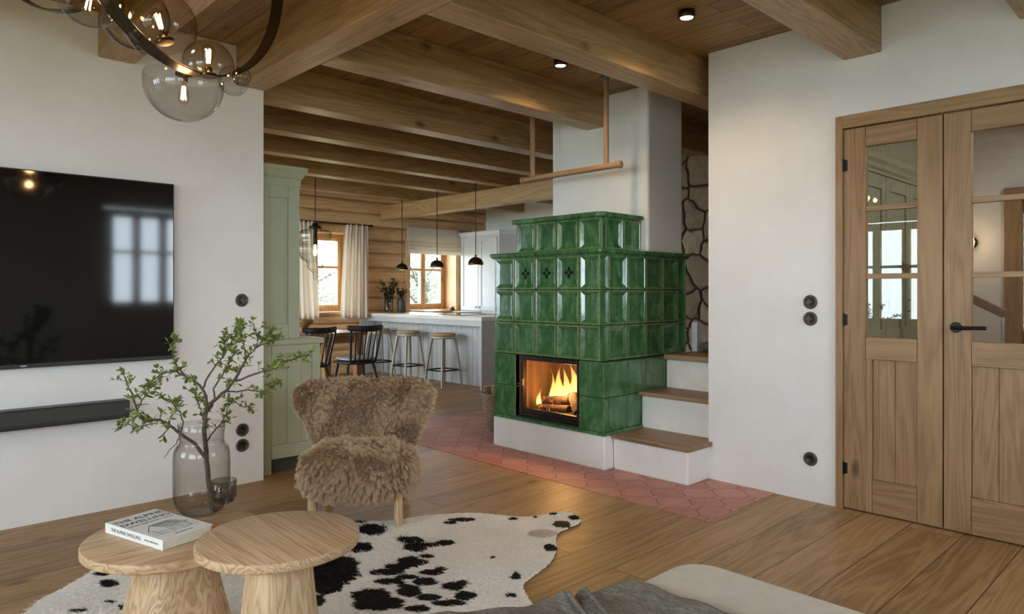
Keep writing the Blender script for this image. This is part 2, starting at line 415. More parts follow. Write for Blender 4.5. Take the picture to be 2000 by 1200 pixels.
def window(k, w, z0, z1, mat_v, mat_h, loc, rz, sash=2, transom=.58, depth=.34, casing=.07, hz=True, reveal=True):
    """local frame: opening spans x in [-w/2,w/2]; inside is -y (y=0 the wall face), outside +y"""
    e = bpy.data.objects.new('window_%d' % k, None); COL.objects.link(e); e.location = loc; e.rotation_euler = (0, 0, rz); e['kind'] = 'structure'
    B = lambda m, n, mt, p=e, bv=.004: m.build(n, mt, p, bevel=bv, world=False)
    h = w/2; f = .05; yd = depth
    if reveal:
        m = MB(); m.box(-h, -h+.02, 0, yd, z0, z1); m.box(h-.02, h, 0, yd, z0, z1); m.box(-h, h, 0, yd, z1-.02, z1); B(m, 'window_reveal', mat_v)
    m = MB(); m.box(-h-.03, h+.03, -.03, yd, z0-.03, z0+.012); B(m, 'window_sill', mat_h)
    if casing:
        m = MB(); m.box(-h-casing, -h, -.02, .012, z0-.03, z1+casing); m.box(h, h+casing, -.02, .012, z0-.03, z1+casing); m.box(-h, h, -.02, .012, z1, z1+casing)
        B(m, 'window_casing', mat_v)
    m = MB(); m.box(-h+.02, -h+.02+f, yd-.09, yd-.01, z0+.012, z1-.02); m.box(h-.02-f, h-.02, yd-.09, yd-.01, z0+.012, z1-.02)
    m.box(-h+.02+f, h-.02-f, yd-.09, yd-.01, z0+.012, z0+.012+f); m.box(-h+.02+f, h-.02-f, yd-.09, yd-.01, z1-.02-f, z1-.02)
    B(m, 'window_frame', mat_v)
    iw0, iw1 = -h+.02+f, h-.02-f; iz0, iz1 = z0+.012+f, z1-.02-f; sw = (iw1-iw0)/sash
    for i in range(sash):
        a, b = iw0+sw*i, iw0+sw*(i+1); s_ = .045; m = MB()
        m.box(a+.002, a+s_, yd-.11, yd-.03, iz0, iz1); m.box(b-s_, b-.002, yd-.11, yd-.03, iz0, iz1)
        m.box(a+s_, b-s_, yd-.11, yd-.03, iz0, iz0+s_); m.box(a+s_, b-s_, yd-.11, yd-.03, iz1-s_, iz1)
        so = B(m, 'casement', mat_v)
        zt = iz0+(iz1-iz0)*transom
        m = MB(); m.box(a+s_, b-s_, yd-.10, yd-.04, zt-.018, zt+.018); B(m, 'glazing_bar', mat_h, so, .003)
        m = MB(); m.box(a+s_, b-s_, yd-.066, yd-.062, iz0+s_, iz1-s_); B(m, 'pane', M['pane'], so, 0)
        if i == sash-1:
            m = MB(); m.box(a+.012, a+.03, yd-.125, yd-.11, iz0+.4*(iz1-iz0)-.03, iz0+.4*(iz1-iz0)+.03); m.tube([(a+.021, yd-.125, iz0+.4*(iz1-iz0)), (a+.021, yd-.15, iz0+.4*(iz1-iz0)), (a+.021, yd-.15, iz0+.4*(iz1-iz0)-.07)], .008, 8)
            B(m, 'window_handle', M['steel'], so, 0)
    return e
window(1, WIN1[1]-WIN1[0], LZ0, LZ1, M['pine_z'], M['pine_x'], ((WIN1[0]+WIN1[1])/2, 8.9, 0), 0, depth=.40)
window(2, WIN2[1]-WIN2[0], LZ0, LZ1, M['pine_z'], M['pine_x'], ((WIN2[0]+WIN2[1])/2, 8.9, 0), 0, depth=.40)
for k, (a, b) in enumerate(BACK_WINS):
    window(3+k, b-a, .97, 2.24, M['pine_z'], M['pine_x'], ((a+b)/2, -1.0, 0), PI, sash=(4 if b-a < 2 else 6), depth=.13, reveal=False)
for k, (a, b) in enumerate(LEFT_WINS):
    window(5+k, b-a, .74, 2.12, M['pine_z'], M['pine_x'], (-1.8, (a+b)/2, 0), PI/2, sash=(3 if b-a < 2 else 5), depth=.13, reveal=False)
window(7, 2.9, .12, 2.42, M['pine_z'], M['pine_x'], (1.75, 7.35, 0), PI/2, sash=4, depth=.11, reveal=False)  # unseen window put in and widened to light the dining side

# ceiling beams
BZ = 2.478
def beam(x0, x1, y0, y1, z0=BZ, z1=CZ+.002, ax='x'):
    o = MB().box(x0, x1, y0, y1, z0, z1).build('ceiling_beam', M['beam_'+ax], bevel=.008)
    return struct(o)
beam(1.745, 1.93, -1.0, 4.3, ax='y')                     # main girder
for y0, y1 in ((2.42, 2.60), (3.41, 3.585), (4.445, 4.615), (5.255, 5.43), (6.10, 6.26), (6.945, 7.12), (7.97, 8.13)):
    xa = 1.93 if y0 < 4.2 else 1.75
    if y0 == 3.41: beam(xa, 4.255, y0, y1); beam(4.71, 5.8, y0, y1)
    elif y0 == 2.42: beam(xa, 5.8, y0, y1)
    elif y0 == 4.445: beam(xa, 5.8, y0, y1)
    else: beam(xa, 7.9, y0, y1)
for y0, y1 in ((1.32, 1.515), (.53, .716), (-.35, -.17)): beam(1.93, 3.99, y0, y1)
for x0, x1, yy in ((-1.8, 1.745, 0), ):
    for y0, y1 in ((.35, .53), (1.35, 1.53), (2.35, 2.53)): pass
# joists on the left of the girder run the other way: ends seen against the television wall
for x0, x1 in ((.99, 1.175), (.10, .285), (-.80, -.615)):
    beam(x0, x1, -1.0, 4.3, ax='y')
beam(5.78, 5.93, 4.72, 8.9, 2.27, BZ, 'y')               # cross beam carrying the joists
beam(4.3, 7.0, .45, .63)                                  # in the hall
# chimney breast
struct(MB().box(4.25, 4.712, 3.003, 3.962, 1.488, CZ).build('wall_chimney', M['plaster'], bevel=.02))
# terracotta hearth floor
def terracotta():
    t = NT('terracotta_tiles'); o = t.obj(); x, y, z = t.sep(o)
    P_ = .185
    r = .7071
    u = t.math('DIVIDE', t.math('MULTIPLY', t.math('ADD', x, y), r), P_); v = t.math('DIVIDE', t.math('MULTIPLY', t.math('SUBTRACT', y, x), r), P_)
    fu = t.math('SUBTRACT', t.math('FRACT', u), .5); fv = t.math('SUBTRACT', t.math('FRACT', v), .5)
    au = t.math('ABSOLUTE', fu); av = t.math('ABSOLUTE', fv)
    su = t.math('SUBTRACT', .5, au); sv = t.math('SUBTRACT', .5, av)      # distance to the cell edge
    sm = t.math('ADD', su, sv); D = .20
    dia = t.math('ABSOLUTE', t.math('SUBTRACT', sm, D))
    edge = t.math('MINIMUM', su, sv)
    inside = t.math('LESS_THAN', sm, D)
    e2 = t.math('ADD', edge, inside)
    dist = t.math('MINIMUM', t.math('MULTIPLY', dia, .7), e2)
    j = t.ramp(dist, [(.008, 1.0), (.022, 0.0)])
    wn = t.node('ShaderNodeTexWhiteNoise'); t.set(wn.inputs['Vector'], t.comb(t.math('FLOOR', u), t.math('FLOOR', v), inside))
    g = t.math('ADD', t.math('MULTIPLY', wn.outputs['Value'], .4), t.math('MULTIPLY', t.noise(o, 16, 4), .6))
    c = t.ramp(g, [(.2, lin((166, 112, 102))), (.5, lin((182, 126, 116))), (.85, lin((198, 144, 132)))])
    t.base(color=t.mix(j, c, lin((132, 84, 74))), rough=.6)
    t.bump(t.math('SUBTRACT', 1.0, j), .5, .003); return t.m
struct(MB().box(3.235, 5.0, 1.91, 5.27, -.02, .003).build('floor_hearth', terracotta()))

# glazed double door in the right wall
XD = 3.99
fr = bpy.data.objects.new('trim_1', None); COL.objects.link(fr); fr['kind'] = 'structure'; fr.location = (XD, .82, 0)
m = MB(); m.box(XD-.016, XD+.16, 1.518, 1.556, 0, 2.17); m.box(XD-.016, XD+.16, .085, .125, 0, 2.17); m.build('door_frame_upright', M['door_z'], fr, .003)
MB().box(XD-.0165, XD+.16, .125, 1.518, 2.10, 2.17).build('door_frame_head', M['door_y'], fr, .003)
def leaf(k, ya, yb, sa, sb, panels, low=None, handle=False):
    """ya hinge-side y (larger), yb the other; sa/sb stile inner edges"""
    e = bpy.data.objects.new('door_%d' % k, None); COL.objects.link(e); e['kind'] = 'structure'; e.location = (XD, (ya+yb)/2, 0)
    x0, x1 = XD, XD+.042
    bo = low if low else (sa, sb)
    for a, b, ex in ((ya, sa, bo[0]), (sb, yb, bo[1])):
        m = MB(); m.box(x0, x1, a, b, .008, 2.094); 
        m.build('stile', M['door_z'], e, .0025)
    if low: MB().box(x0, x1, sa, low[0], .008, .834).build('stile', M['door_z'], e, .0025)
    MB().box(x0, x1, sa-.0012, sb+.0012, 1.988, 2.094).build('top_rail', M['door_y'], e, .0025)
    MB().box(x0, x1, sa-.0012, sb+.0012, .834, .954).build('middle_rail', M['door_y'], e, .0025)
    MB().box(x0, x1, bo[0]-.0012, bo[1]+.0012, .008, .187).build('bottom_rail', M['door_y'], e, .0025)
    for z in (1.283, 1.649): MB().box(x0+.004, x1-.004, sa, sb, z-.014, z+.014).build('glazing_bar', M['door_y'], e, .0025)
    MB().box(x0+.022, x0+.026, sa, sb, .954, 1.988).build('pane', M['pane'], e)
    n = panels; w = (bo[1]-bo[0])/n; m = MB()
    for i in range(n): m.box(x0+.014, x1-.008, bo[0]+w*i+.001*(1 if w > 0 else -1), bo[0]+w*(i+1), .187, .834)
    m.build('panel', M['door_z'], e, .003)
    if handle:
        hm = MB(); y, z = .977, 1.022
        h = MB().tube([(x0, y, z), (x0-.010, y, z)], [.027, .025], 24).build('handle', M['black_metal'], e)
        MB().tube([(x0-.01, y, z), (x0-.05, y, z), (x0-.056, y-.012, z), (x0-.056, y-.14, z+.002)], [.010, .010, .010, .009], 14).build('lever', M['black_metal'], h).location = (0, 0, 0)
        hm.tube([(x0, y, z-.0), (x0-.002, y, z)], .02, 12)
    else:
        for z in (1.897, 1.045, .226):
            m = MB().tube([(x0-.006, ya+.002, z-.035), (x0-.006, ya+.002, z+.035)], .008, 10); m.box(x0-.004, x0+.002, ya-.02, ya+.002, z-.03, z+.03)
            m.build('hinge', M['black_metal'], e)
    return e
leaf(1, 1.516, 1.036, 1.403, 1.151, 2, low=(1.369, 1.151))
leaf(2, 1.030, .127, .912, .25, 6, handle=True)
# doorway in the hall
e = bpy.data.objects.new('door_3', None); COL.objects.link(e); e['kind'] = 'structure'; e.location = (7.0, .86, 0)
m = MB(); m.box(6.97, 7.13, 1.24, 1.36, 0, 2.06); m.box(6.97, 7.13, .36, .48, 0, 2.06); m.build('door_frame_upright', M['door_z'], e, .004)
MB().box(6.965, 7.13, .36, 1.36, 1.96, 2.06).build('door_frame_head', M['door_y'], e, .004)
MB().box(7.05, 7.10, .48, 1.24, 0, 1.96).build('panel', M['door_z'], e, .004)
struct(MB().box(-14, 20, -14, 26, -.5, -.3).build('ground', mottled('meadow', (112, 122, 92), (92, 104, 74), 1.5, .95, 0)))
# ------------------------------------------------------------------ tiled stove
def glaze():
    t = NT('green_glaze'); o = t.obj()
    oi = t.node('ShaderNodeObjectInfo').outputs['Random']
    x, y, z = t.sep(o)
    n = t.noise(t.comb(t.math('MULTIPLY', x, 3.0), t.math('MULTIPLY', y, 3.0), t.math('MULTIPLY', z, 1.4)), 4.0, 5, .6, .8)
    n2 = t.noise(o, 34, 3)
    g = t.math('ADD', t.math('MULTIPLY', n, .8), t.math('MULTIPLY', n2, .2))
    c = t.ramp(g, [(.3, lin((42, 84, 46))), (.5, lin((62, 108, 65))), (.7, lin((98, 142, 98)))])
    ge = t.node('ShaderNodeAttribute', attribute_name='rim').outputs['Fac']
    c = t.mix(t.math('MULTIPLY', ge, t.ramp(n2, [(.3, .15), (.6, .5)])), c, lin((140, 152, 98)))
    t.base(color=c, rough=.16, coat=.6, coatr=.06, spec=.6)
    t.bump(t.math('ADD', t.noise(o, 9, 2), t.math('MULTIPLY', t.noise(o, 60, 2), .12)), .22, .01)
    return t.m
M['glaze'] = glaze()
M['grout'] = plain('tile_joint', (38, 58, 34), .8)
def tile(m, o, u, v, n, w, h, relief=True):
    """o lower-left corner on the face, u/v in-plane unit vectors, n outward"""
    o = Vector(o); u = Vector(u); v = Vector(v); n = Vector(n); g = .0022
    def ring(ins, d): return [o+u*a+v*b+n*d for a, b in ((ins, ins), (w-ins, ins), (w-ins, h-ins), (ins, h-ins))]
    if relief:
        k = min(1.0, w/.20)
        rs = [ring(g, -.012), ring(g, -.003), ring(.005, 0), ring(.013*k+.002, 0), ring(.017*k+.002, -.003), ring(.043*k, -.0165), ring(.046*k, -.0168)]
    else:
        rs = [ring(g, -.012), ring(g, -.003), ring(.006, 0)]
    vs = [p for r in rs for p in r]; fs = []
    for i in range(len(rs)-1):
        for k2 in range(4): fs.append((i*4+k2, i*4+(k2+1) % 4, (i+1)*4+(k2+1) % 4, (i+1)*4+k2))
    b = (len(rs)-1)*4; fs.append((b, b+1, b+2, b+3)); m.add(vs, fs)
    m.rim = getattr(m, 'rim', [])+[(1.0 if i//4 in ((2, 3) if relief else (1,)) else 0.0) for i in range(len(vs))]
def rimmed(m, name):
    o = m.build(name, M['glaze'], st); a = o.data.attributes.new('rim', 'FLOAT', 'POINT'); a.data.foreach_set('value', m.rim); return o
st = thing('tiled_stove', 'large green glazed tile stove on a white base beside plastered steps', 'stove', (4.15, 3.5, 0))
MB().box(3.65, 4.72, 2.925, 4.033, 0, .233).build('hearth_base', M['plaster_smooth'], st, .018, 3)
m = MB()
m.box(3.677, 4.72, 3.80, 4.030, .25, .725); m.box(3.677, 4.72, 2.952, 3.165, .25, .725); m.box(4.22, 4.72, 3.165, 3.80, .25, .725)
m.box(3.677, 4.72, 3.165, 3.80, .235, .262); m.box(3.690, 4.715, 3.006, 4.015, .725, 1.458); m.box(3.802, 4.249, 3.082, 3.884, 1.49, 1.725)
m.build('tile_bed', M['grout'], st)
U = (0, -1, 0); V = (0, 0, 1); N = (-1, 0, 0)
m = MB()
for za, zb in ((.252, .483), (.483, .724)):
    tile(m, (3.665, 4.035, za), U, V, N, .235, zb-za, False); tile(m, (3.667, 3.800, za), (1, 0, 0), V, (0, -1, 0), .05, zb-za, False)
for i in range(5): tile(m, (4.72-.21*i, 4.035, .252), (-1, 0, 0), V, (0, 1, 0), .21, .47, False)
rimmed(m, 'plain_tiles')
m = MB()
xs = [3.665, 3.722, 3.930, 4.148, 4.36, 4.54, 4.72]
for za, zb in ((.252, .483), (.483, .724)):
    tile(m, (3.665, 3.165, za), U, V, N, .22, zb-za, False)
    for a, b in zip(xs[:-1], xs[1:]): tile(m, (a, 2.945, za), (1, 0, 0), V, (0, -1, 0), b-a, zb-za, False)
rimmed(m, 'plain_tiles')
ys = [4.035, 3.818, 3.597, 3.382, 3.165, 2.985]; zs = [.726, .970, 1.214, 1.456]
xs = [3.67, 3.776, 3.99, 4.204, 4.419, 4.618, 4.733]
m = MB()
for a, b in zip(ys[:-1], ys[1:]):
    for za, zb in zip(zs[:-1], zs[1:]): tile(m, (3.67, a, za), U, V, N, a-b, zb-za)
for a, b in zip(xs[:-1], xs[1:]):
    for za, zb in zip(zs[:-1], zs[1:]): tile(m, (a, 2.985, za), (1, 0, 0), V, (0, -1, 0), b-a, zb-za)
for za, zb in zip(zs[:-1], zs[1:]):
    for i in range(5): tile(m, (4.733-.2126*i, 4.035, za), (-1, 0, 0), V, (0, 1, 0), .2126, zb-za)
rimmed(m, 'relief_tiles')
# three flower shaped air holes, their inner darkness put in as black petals
for yc in (3.707, 3.489, 3.274):
    m = MB(); zc = 1.335; xx = 3.6858
    for k in range(4):
        a = k*PI/2; ca, sa = math.cos(a), math.sin(a); pts = []
        for t_ in range(14):
            q = 2*PI*t_/14; r0 = .026+.017*math.cos(q); w_ = .0105*math.sin(q)*(1.15-.35*math.cos(q))
            pts.append((r0*ca-w_*sa, r0*sa+w_*ca))
        m.prism([(yc-p[0], zc+p[1]) for p in pts], 'x', xx-.0012, xx+.004)
    m.build('air_hole', plain('opening_black', (8, 9, 8), .9) if 'opening_dark' not in M else M['opening_dark'], st)
m = MB(); m.box(3.640, 4.75, 2.955, 4.066, 1.462, 1.494); m.build('lower_cornice', M['glaze'], st, .013, 4)
MB().box(3.655, 4.74, 2.970, 4.05, 1.452, 1.463).build('cornice_moulding', M['glaze'], st, .004, 2)
m = MB()
n4 = [3.905, 3.694, 3.483, 3.272, 3.061]
for a, b in zip(n4[:-1], n4[1:]): tile(m, (3.78, a, 1.494), U, V, N, a-b, .230)
for a, b in ((3.78, 3.832), (3.832, 4.04), (4.04, 4.25)): tile(m, (a, 3.061, 1.494), (1, 0, 0), V, (0, -1, 0), b-a, .230)
tile(m, (4.25, 3.905, 1.494), (-1, 0, 0), V, (0, 1, 0), .23, .230); tile(m, (4.02, 3.905, 1.494), (-1, 0, 0), V, (0, 1, 0), .24, .230)
rimmed(m, 'upper_tier_tiles')
pl = [(3.752, 3.935), (3.752, 3.075), (3.790, 3.033), (4.25, 3.033), (4.25, 3.935)]
MB().prism(pl, 'z', 1.722, 1.758).build('upper_cornice', M['glaze'], st, .012, 4)
MB().box(3.643, 4.73, 2.922, 4.05, .232, .254).build('base_moulding', M['glaze'], st, .008, 3)
# fire door
fd_loc = (3.69, 3.455, .5)
m = MB(); X0, X1 = 3.672, 3.712; ya, yb, za, zb = 3.746, 3.166, .268, .722
m.box(X0, X1, ya, ya-.026, za, zb); m.box(X0, X1, yb, yb+.022, za, zb); m.box(X0, X1, ya-.026, yb+.022, zb-.034, zb); m.box(X0, X1, ya-.026, yb+.022, za+.028, za+.062); m.box(X0-.004, X1, ya-.026, yb+.022, za, za+.024)
iron = plain('cast_iron', (46, 38, 32), .38, .6)
fd = m.build('fire_door', iron, st, .003)
MB().box(3.694, 3.698, ya-.026, yb+.022, za+.062, zb-.034).build('fire_glass', M['pane'], fd)
m = MB(); m.box(3.664, 3.674, 3.728, 3.712, .495, .545); m.tube([(3.668, 3.735, .512), (3.664, 3.77, .507)], .004, 8); m.build('latch', plain('copper_latch', (150, 92, 54), .35, .8), fd)
m = MB(); m.box(3.712, 4.215, 3.785, 3.80, .262, .724); m.box(3.712, 4.215, 3.166, 3.176, .262, .724); m.box(4.205, 4.22, 3.17, 3.79, .262, .724); m.box(3.712, 4.215, 3.17, 3.79, .710, .724); m.box(3.712, 4.215, 3.17, 3.79, .262, .285)
lin_m = wood('fireclay_lining', (84, 60, 40), (122, 90, 62), (144, 110, 80), 'Z', 1, .8, knots=False)
m.build('firebox_lining', lin_m, st)
# burning logs, embers, flames
def bark_fire():
    t = NT('charred_bark'); o = t.obj()
    v = t.node('ShaderNodeTexVoronoi', feature='DISTANCE_TO_EDGE'); t.set(v.inputs['Vector'], o); v.inputs['Scale'].default_value = 46
    n = t.noise(o, 24, 3)
    k = t.math('MULTIPLY', t.ramp(v.outputs['Distance'], [(.0, 1.0), (.07, 0.0)]), t.ramp(n, [(.5, 0.0), (.68, 1.0)]))
    t.base(color=t.mix(t.noise(o, 60, 3), lin((40, 28, 22)), lin((92, 66, 48))), rough=.95, emit=(1, .26, .04, 1), es=t.math('MULTIPLY', k, 3.0))
    t.bump(v.outputs['Distance'], .7, .006); return t.m
bf = bark_fire(); cut_end = mottled('charred_end', (58, 40, 30), (34, 24, 20), 30, .9)
LOGS = [((3.82, 3.64, .372), (3.86, 3.42, .398), .034, 'short charred log lying level at the left of the fire'),
        ((3.78, 3.655, .318), (3.80, 3.37, .334), .036, 'longest bark log at the front left foot of the fire'),
        ((3.765, 3.25, .330), (3.88, 3.40, .425), .040, 'thick bark log tilted with its cut end towards the fire door'),
        ((3.98, 3.43, .36), (3.87, 3.445, .418), .030, 'round log end peeking out behind the level logs in the fire'),
        ((3.88, 3.195, .38), (3.96, 3.29, .475), .032, 'split log standing highest at the right of the fire'),
        ((3.765, 3.205, .312), (3.95, 3.215, .36), .034, 'dark log lying lowest along the right side of the firebox')]
for a, b, r, lab in LOGS:
    a = Vector(a); b = Vector(b); d = b-a; t0 = thing('burning_log', lab, 'log', tuple((a+b)/2), group='logs burning in the stove')
    pts = [a+d*k/8 for k in range(9)]; rr = random.Random(len(lab))
    MB().tube(pts, [r*rr.uniform(.9, 1.08) for _ in pts], 14, cap=False).build('bark', bf, t0)
    dn = d.normalized()
    for c_, s_ in ((a, 1), (b, -1)): MB().tube([c_-dn*.001*s_, c_+dn*.004*s_], r*.97, 14).build('cut_end', cut_end, t0)
rnd = random.Random(11)
m = MB()
for i in range(90):
    x = rnd.uniform(3.76, 4.15); y = rnd.uniform(3.19, 3.66); s_ = rnd.uniform(.008, .02)
    m.obox((x, y, .287+s_*.5+rnd.uniform(0, .012)), Vector((s_, rnd.uniform(-s_, s_)*.5, 0)), Vector((rnd.uniform(-s_, s_)*.5, s_*.8, s_*.3)), (0, 0, s_*.6))
eo = m.build('ember_bed', bf); tag(eo, 'glowing embers and ash heaped under the burning logs', 'embers', kind='stuff')
def flame_mat():
    t = NT('flame'); o = t.obj(); x, y, z = t.sep(o)
    uv = t.node('ShaderNodeAttribute', attribute_name='height').outputs['Fac']
    c = t.ramp(uv, [(0.0, (1, .42, .07, 1)), (.25, (1, .66, .20, 1)), (.55, (1, .50, .10, 1)), (1.0, (1, .22, .02, 1))])
    s_ = t.ramp(uv, [(0.0, .45), (.25, 1.0), (.6, .7), (1.0, .28)])
    lw = t.node('ShaderNodeLayerWeight'); lw.inputs[0].default_value = .5
    core = t.math('POWER', t.math('SUBTRACT', 1.0, lw.outputs['Facing']), 1.15)
    wav = t.noise(t.comb(t.math('MULTIPLY', x, 30.0), t.math('MULTIPLY', y, 30.0), t.math('MULTIPLY', z, 9.0)), 1.0, 3)
    core = t.math('MULTIPLY', core, t.ramp(wav, [(.3, .25), (.62, 1.0)]))
    e = t.node('ShaderNodeEmission'); t.set(e.inputs[0], c); t.set(e.inputs[1], t.math('MULTIPLY', s_, 3.4))
    tr = t.node('ShaderNodeBsdfTransparent'); mx = t.node('ShaderNodeMixShader'); t.set(mx.inputs[0], core); t.l.new(tr.outputs[0], mx.inputs[1]); t.l.new(e.outputs[0], mx.inputs[2]); t.l.new(mx.outputs[0], t.out.inputs[0]); t.n.remove(t.bsdf); return t.m
m = MB(); hts = []
FL = [(3.90, 3.64, .34, .30, .034), (3.93, 3.575, .35, .345, .042), (3.90, 3.50, .38, .31, .040), (3.95, 3.43, .37, .345, .046), (3.91, 3.36, .38, .31, .040), (3.95, 3.285, .38, .33, .044), (3.92, 3.21, .38, .29, .030),
      (3.82, 3.69, .35, .15, .024), (3.79, 3.205, .34, .13, .022), (4.03, 3.53, .36, .35, .055), (4.04, 3.34, .36, .345, .055)]
for fx, fy, fz, fh, fr_ in FL:
    ph = rnd.uniform(0, 6.28); tw = rnd.uniform(.7, 1.4); pts = []; rad = []
    for k in range(15):
        q = k/14; sway = fr_*1.1*q*math.sin(ph+q*4.2*tw)
        pts.append((fx+fr_*.6*q*math.cos(ph+q*3.1), fy+sway, fz-.03+fh*q))
        rad.append(max(.0012, fr_*(math.sin(PI*min(1, q*1.0+.12)**.75)**1.1)*(1-q*.35)))
    n0 = len(m.v); m.tube(pts, rad, 14, cap=False)
    hts += [((i//14)/14.0) for i in range(len(m.v)-n0)]
fo = m.build('flames', flame_mat())
at = fo.data.attributes.new('height', 'FLOAT', 'POINT'); at.data.foreach_set('value', hts)
tag(fo, 'tall yellow and orange flames rising from the logs behind the stove glass', 'fire', kind='stuff')
point('fire_glow', (3.80, 3.42, .50), 11, (1, .50, .16), .05)
# plastered steps with wooden treads
sp = thing('plastered_steps', 'white plastered three step stair with wooden treads against the green stove', 'steps', (4.2, 2.64, 0))
for x0, x1, ya, yb, za, zb in ((3.737, 4.085, 2.345, 2.923, 0, .213), (4.085, 4.392, 2.354, 2.943, 0, .466), (4.392, 4.62, 2.354, 2.943, 0, .700)):
    MB().box(x0, x1, ya, yb, za, zb).build('riser_block', M['plaster_smooth'], sp, .016, 3)
for x0, x1, ya, yb, za, zb in ((3.716, 4.085, 2.325, 2.921, .213, .241), (4.052, 4.392, 2.354, 2.943, .466, .494), (4.366, 4.62, 2.354, 2.943, .700, .737)):
    MB().box(x0, x1, ya, yb, za, zb).build('tread', M['tread'], sp, .004)
pf = MB().box(4.62, 5.798, 2.085, 2.92, 0, .737).build('sleeping_platform', M['tread'])
tag(pf, 'wooden platform above the steps under the rubble stone wall', 'platform')
gb = MB().box(4.742, 4.80, 2.895, 2.942, .737, .965).build('guard_board', M['white_paint'], bevel=.004)
tag(gb, 'short white upright board beside the grey mattress at the stove edge', 'board')
def cushion(name, mat, x0, x1, y0, y1, z0, z1, label, cat, e=.35, parent=None):
    m = MB()
    def fn(u, v):
        a = -PI+2*PI*u; b = -PI/2+PI*v; f = lambda c, p: math.copysign(abs(c)**p, c)
        cx_, cy_, cz_ = (x0+x1)/2, (y0+y1)/2, (z0+z1)/2
        return (cx_+(x1-x0)/2*f(math.cos(b), e*1.6)*f(math.cos(a), e), cy_+(y1-y0)/2*f(math.cos(b), e*1.6)*f(math.sin(a), e), cz_+(z1-z0)/2*f(math.sin(b), .75))
    m.grid(fn, 40, 16); o = m.build(name, mat, parent)
    if label: tag(o, label, cat)
    return o
cushion('seat_mattress', plain('dark_grey_cloth', (88, 87, 86), .95), 4.665, 5.7, 2.12, 2.885, .737, .828, 'flat dark grey mattress lying on the wooden platform', 'mattress', .22)
cushion('pillow', mottled('light_grey_cloth', (156, 156, 158), (140, 140, 143), 10, .95, .3, 90), 4.84, 5.45, 2.25, 2.87, .826, .93, 'soft light grey pillow resting on the dark grey mattress', 'pillow', .45)
# firewood basket behind the stove
def wicker():
    t = NT('wicker'); o = t.obj(); x, y, z = t.sep(o)
    a = t.math('ARCTAN2', y, x)
    w1 = t.math('SINE', t.math('ADD', t.math('MULTIPLY', a, 26.0), t.math('MULTIPLY', t.math('FLOOR', t.math('MULTIPLY', z, 80.0)), PI)))
    w2 = t.math('ABSOLUTE', t.math('SINE', t.math('MULTIPLY', z, 80.0*PI)))
    h = t.math('ADD', t.math('MULTIPLY', w2, .6), t.math('MULTIPLY', w1, .4))
    c = t.ramp(t.math('ADD', t.math('MULTIPLY', h, .6), t.math('MULTIPLY', t.noise(o, 30, 3), .4)), [(.1, lin((70, 50, 34))), (.8, lin((164, 132, 98)))])
    t.base(color=c, rough=.7); t.bump(h, .8, .006); return t.m
bc = (4.10, 4.44, 0)
bk = thing('firewood_basket', 'round wicker basket full of split firewood behind the green stove', 'basket', bc)
m = MB().lathe([(.0, .004), (.112, .004), (.118, .012), (.140, .16), (.158, .315), (.150, .315), (.132, .16), (.108, .02), (.0, .02)], (0, 0, 0), 40, cap=(False, False))
m.build('basket_body', wicker(), bk, world=False)
MB().tube([(.155*math.cos(2*PI*k/36), .155*math.sin(2*PI*k/36), .318) for k in range(37)], .010, 8).build('basket_rim', plain('wicker_rim', (140, 108, 76), .7), bk, world=False)
bark = mottled('firewood_bark', (104, 80, 58), (150, 122, 92), 18, .9, .6, 50, .01); ends = mottled('firewood_end', (196, 166, 124), (176, 142, 100), 12, .8, .2, 60)
rr = random.Random(5)
FW = ['leaning furthest left out of the basket', 'standing upright at the back of the basket', 'in the middle of the basket', 'pressed against the stove side of the basket', 'lying across the front of the basket']
for i, lab in enumerate(FW):
    a = 2*PI*i/5+2.4; x = bc[0]+.075*math.cos(a); y = bc[1]+.075*math.sin(a); r = rr.uniform(.034, .045)
    tx, ty = .03*math.cos(a), .03*math.sin(a); h = .335+rr.uniform(.0, .06)
    t0 = thing('firewood_log', 'split firewood log '+lab, 'log', (x, y, .03), group='firewood in the wicker basket')
    MB().tube([(x, y, .03), (x+tx*.5, y+ty*.5, .2), (x+tx, y+ty, h)], r, 9).build('bark', bark, t0)
    MB().tube([(x+tx, y+ty, h), (x+tx, y+ty, h+.003)], r*.92, 9).build('cut_end', ends, t0)
# hanging drying rail over the stove
hr = thing('hanging_drying_rail', 'wooden drying rail hanging from two rods in front of the chimney', 'rail', (3.9, 3.47, 2.088))
for y in (3.11, 3.845):
    MB().tube([(3.9, y, 2.10), (3.9, y, CZ-.012)], .019, 16).build('rod', wood('rail_rod', (126, 96, 66), (166, 132, 97), (184, 152, 117), 'Z', 1, .45, knots=False) if y < 3.5 else bpy.data.materials['rail_rod'], hr)
    m = MB(); m.tube([(3.9, y, CZ-.014), (3.9, y, CZ+.001)], .042, 20); m.tube([(3.9, y, CZ-.03), (3.9, y, CZ-.012)], .025, 16); m.build('ceiling_bracket', M['steel'], hr)
MB().tube([(3.9, 2.985, 2.088), (3.9, 3.955, 2.088)], .0225, 18).build('bar', M['rail'], hr)
for y in (2.985, 3.955):
    s_ = -1 if y < 3 else 1
    MB().tube([(3.9, y-s_*.012, 2.088), (3.9, y, 2.088), (3.9, y+s_*.008, 2.088), (3.9, y+s_*.012, 2.088)], [.027, .028, .024, .012], 18).build('end_knob', M['rail'], hr)
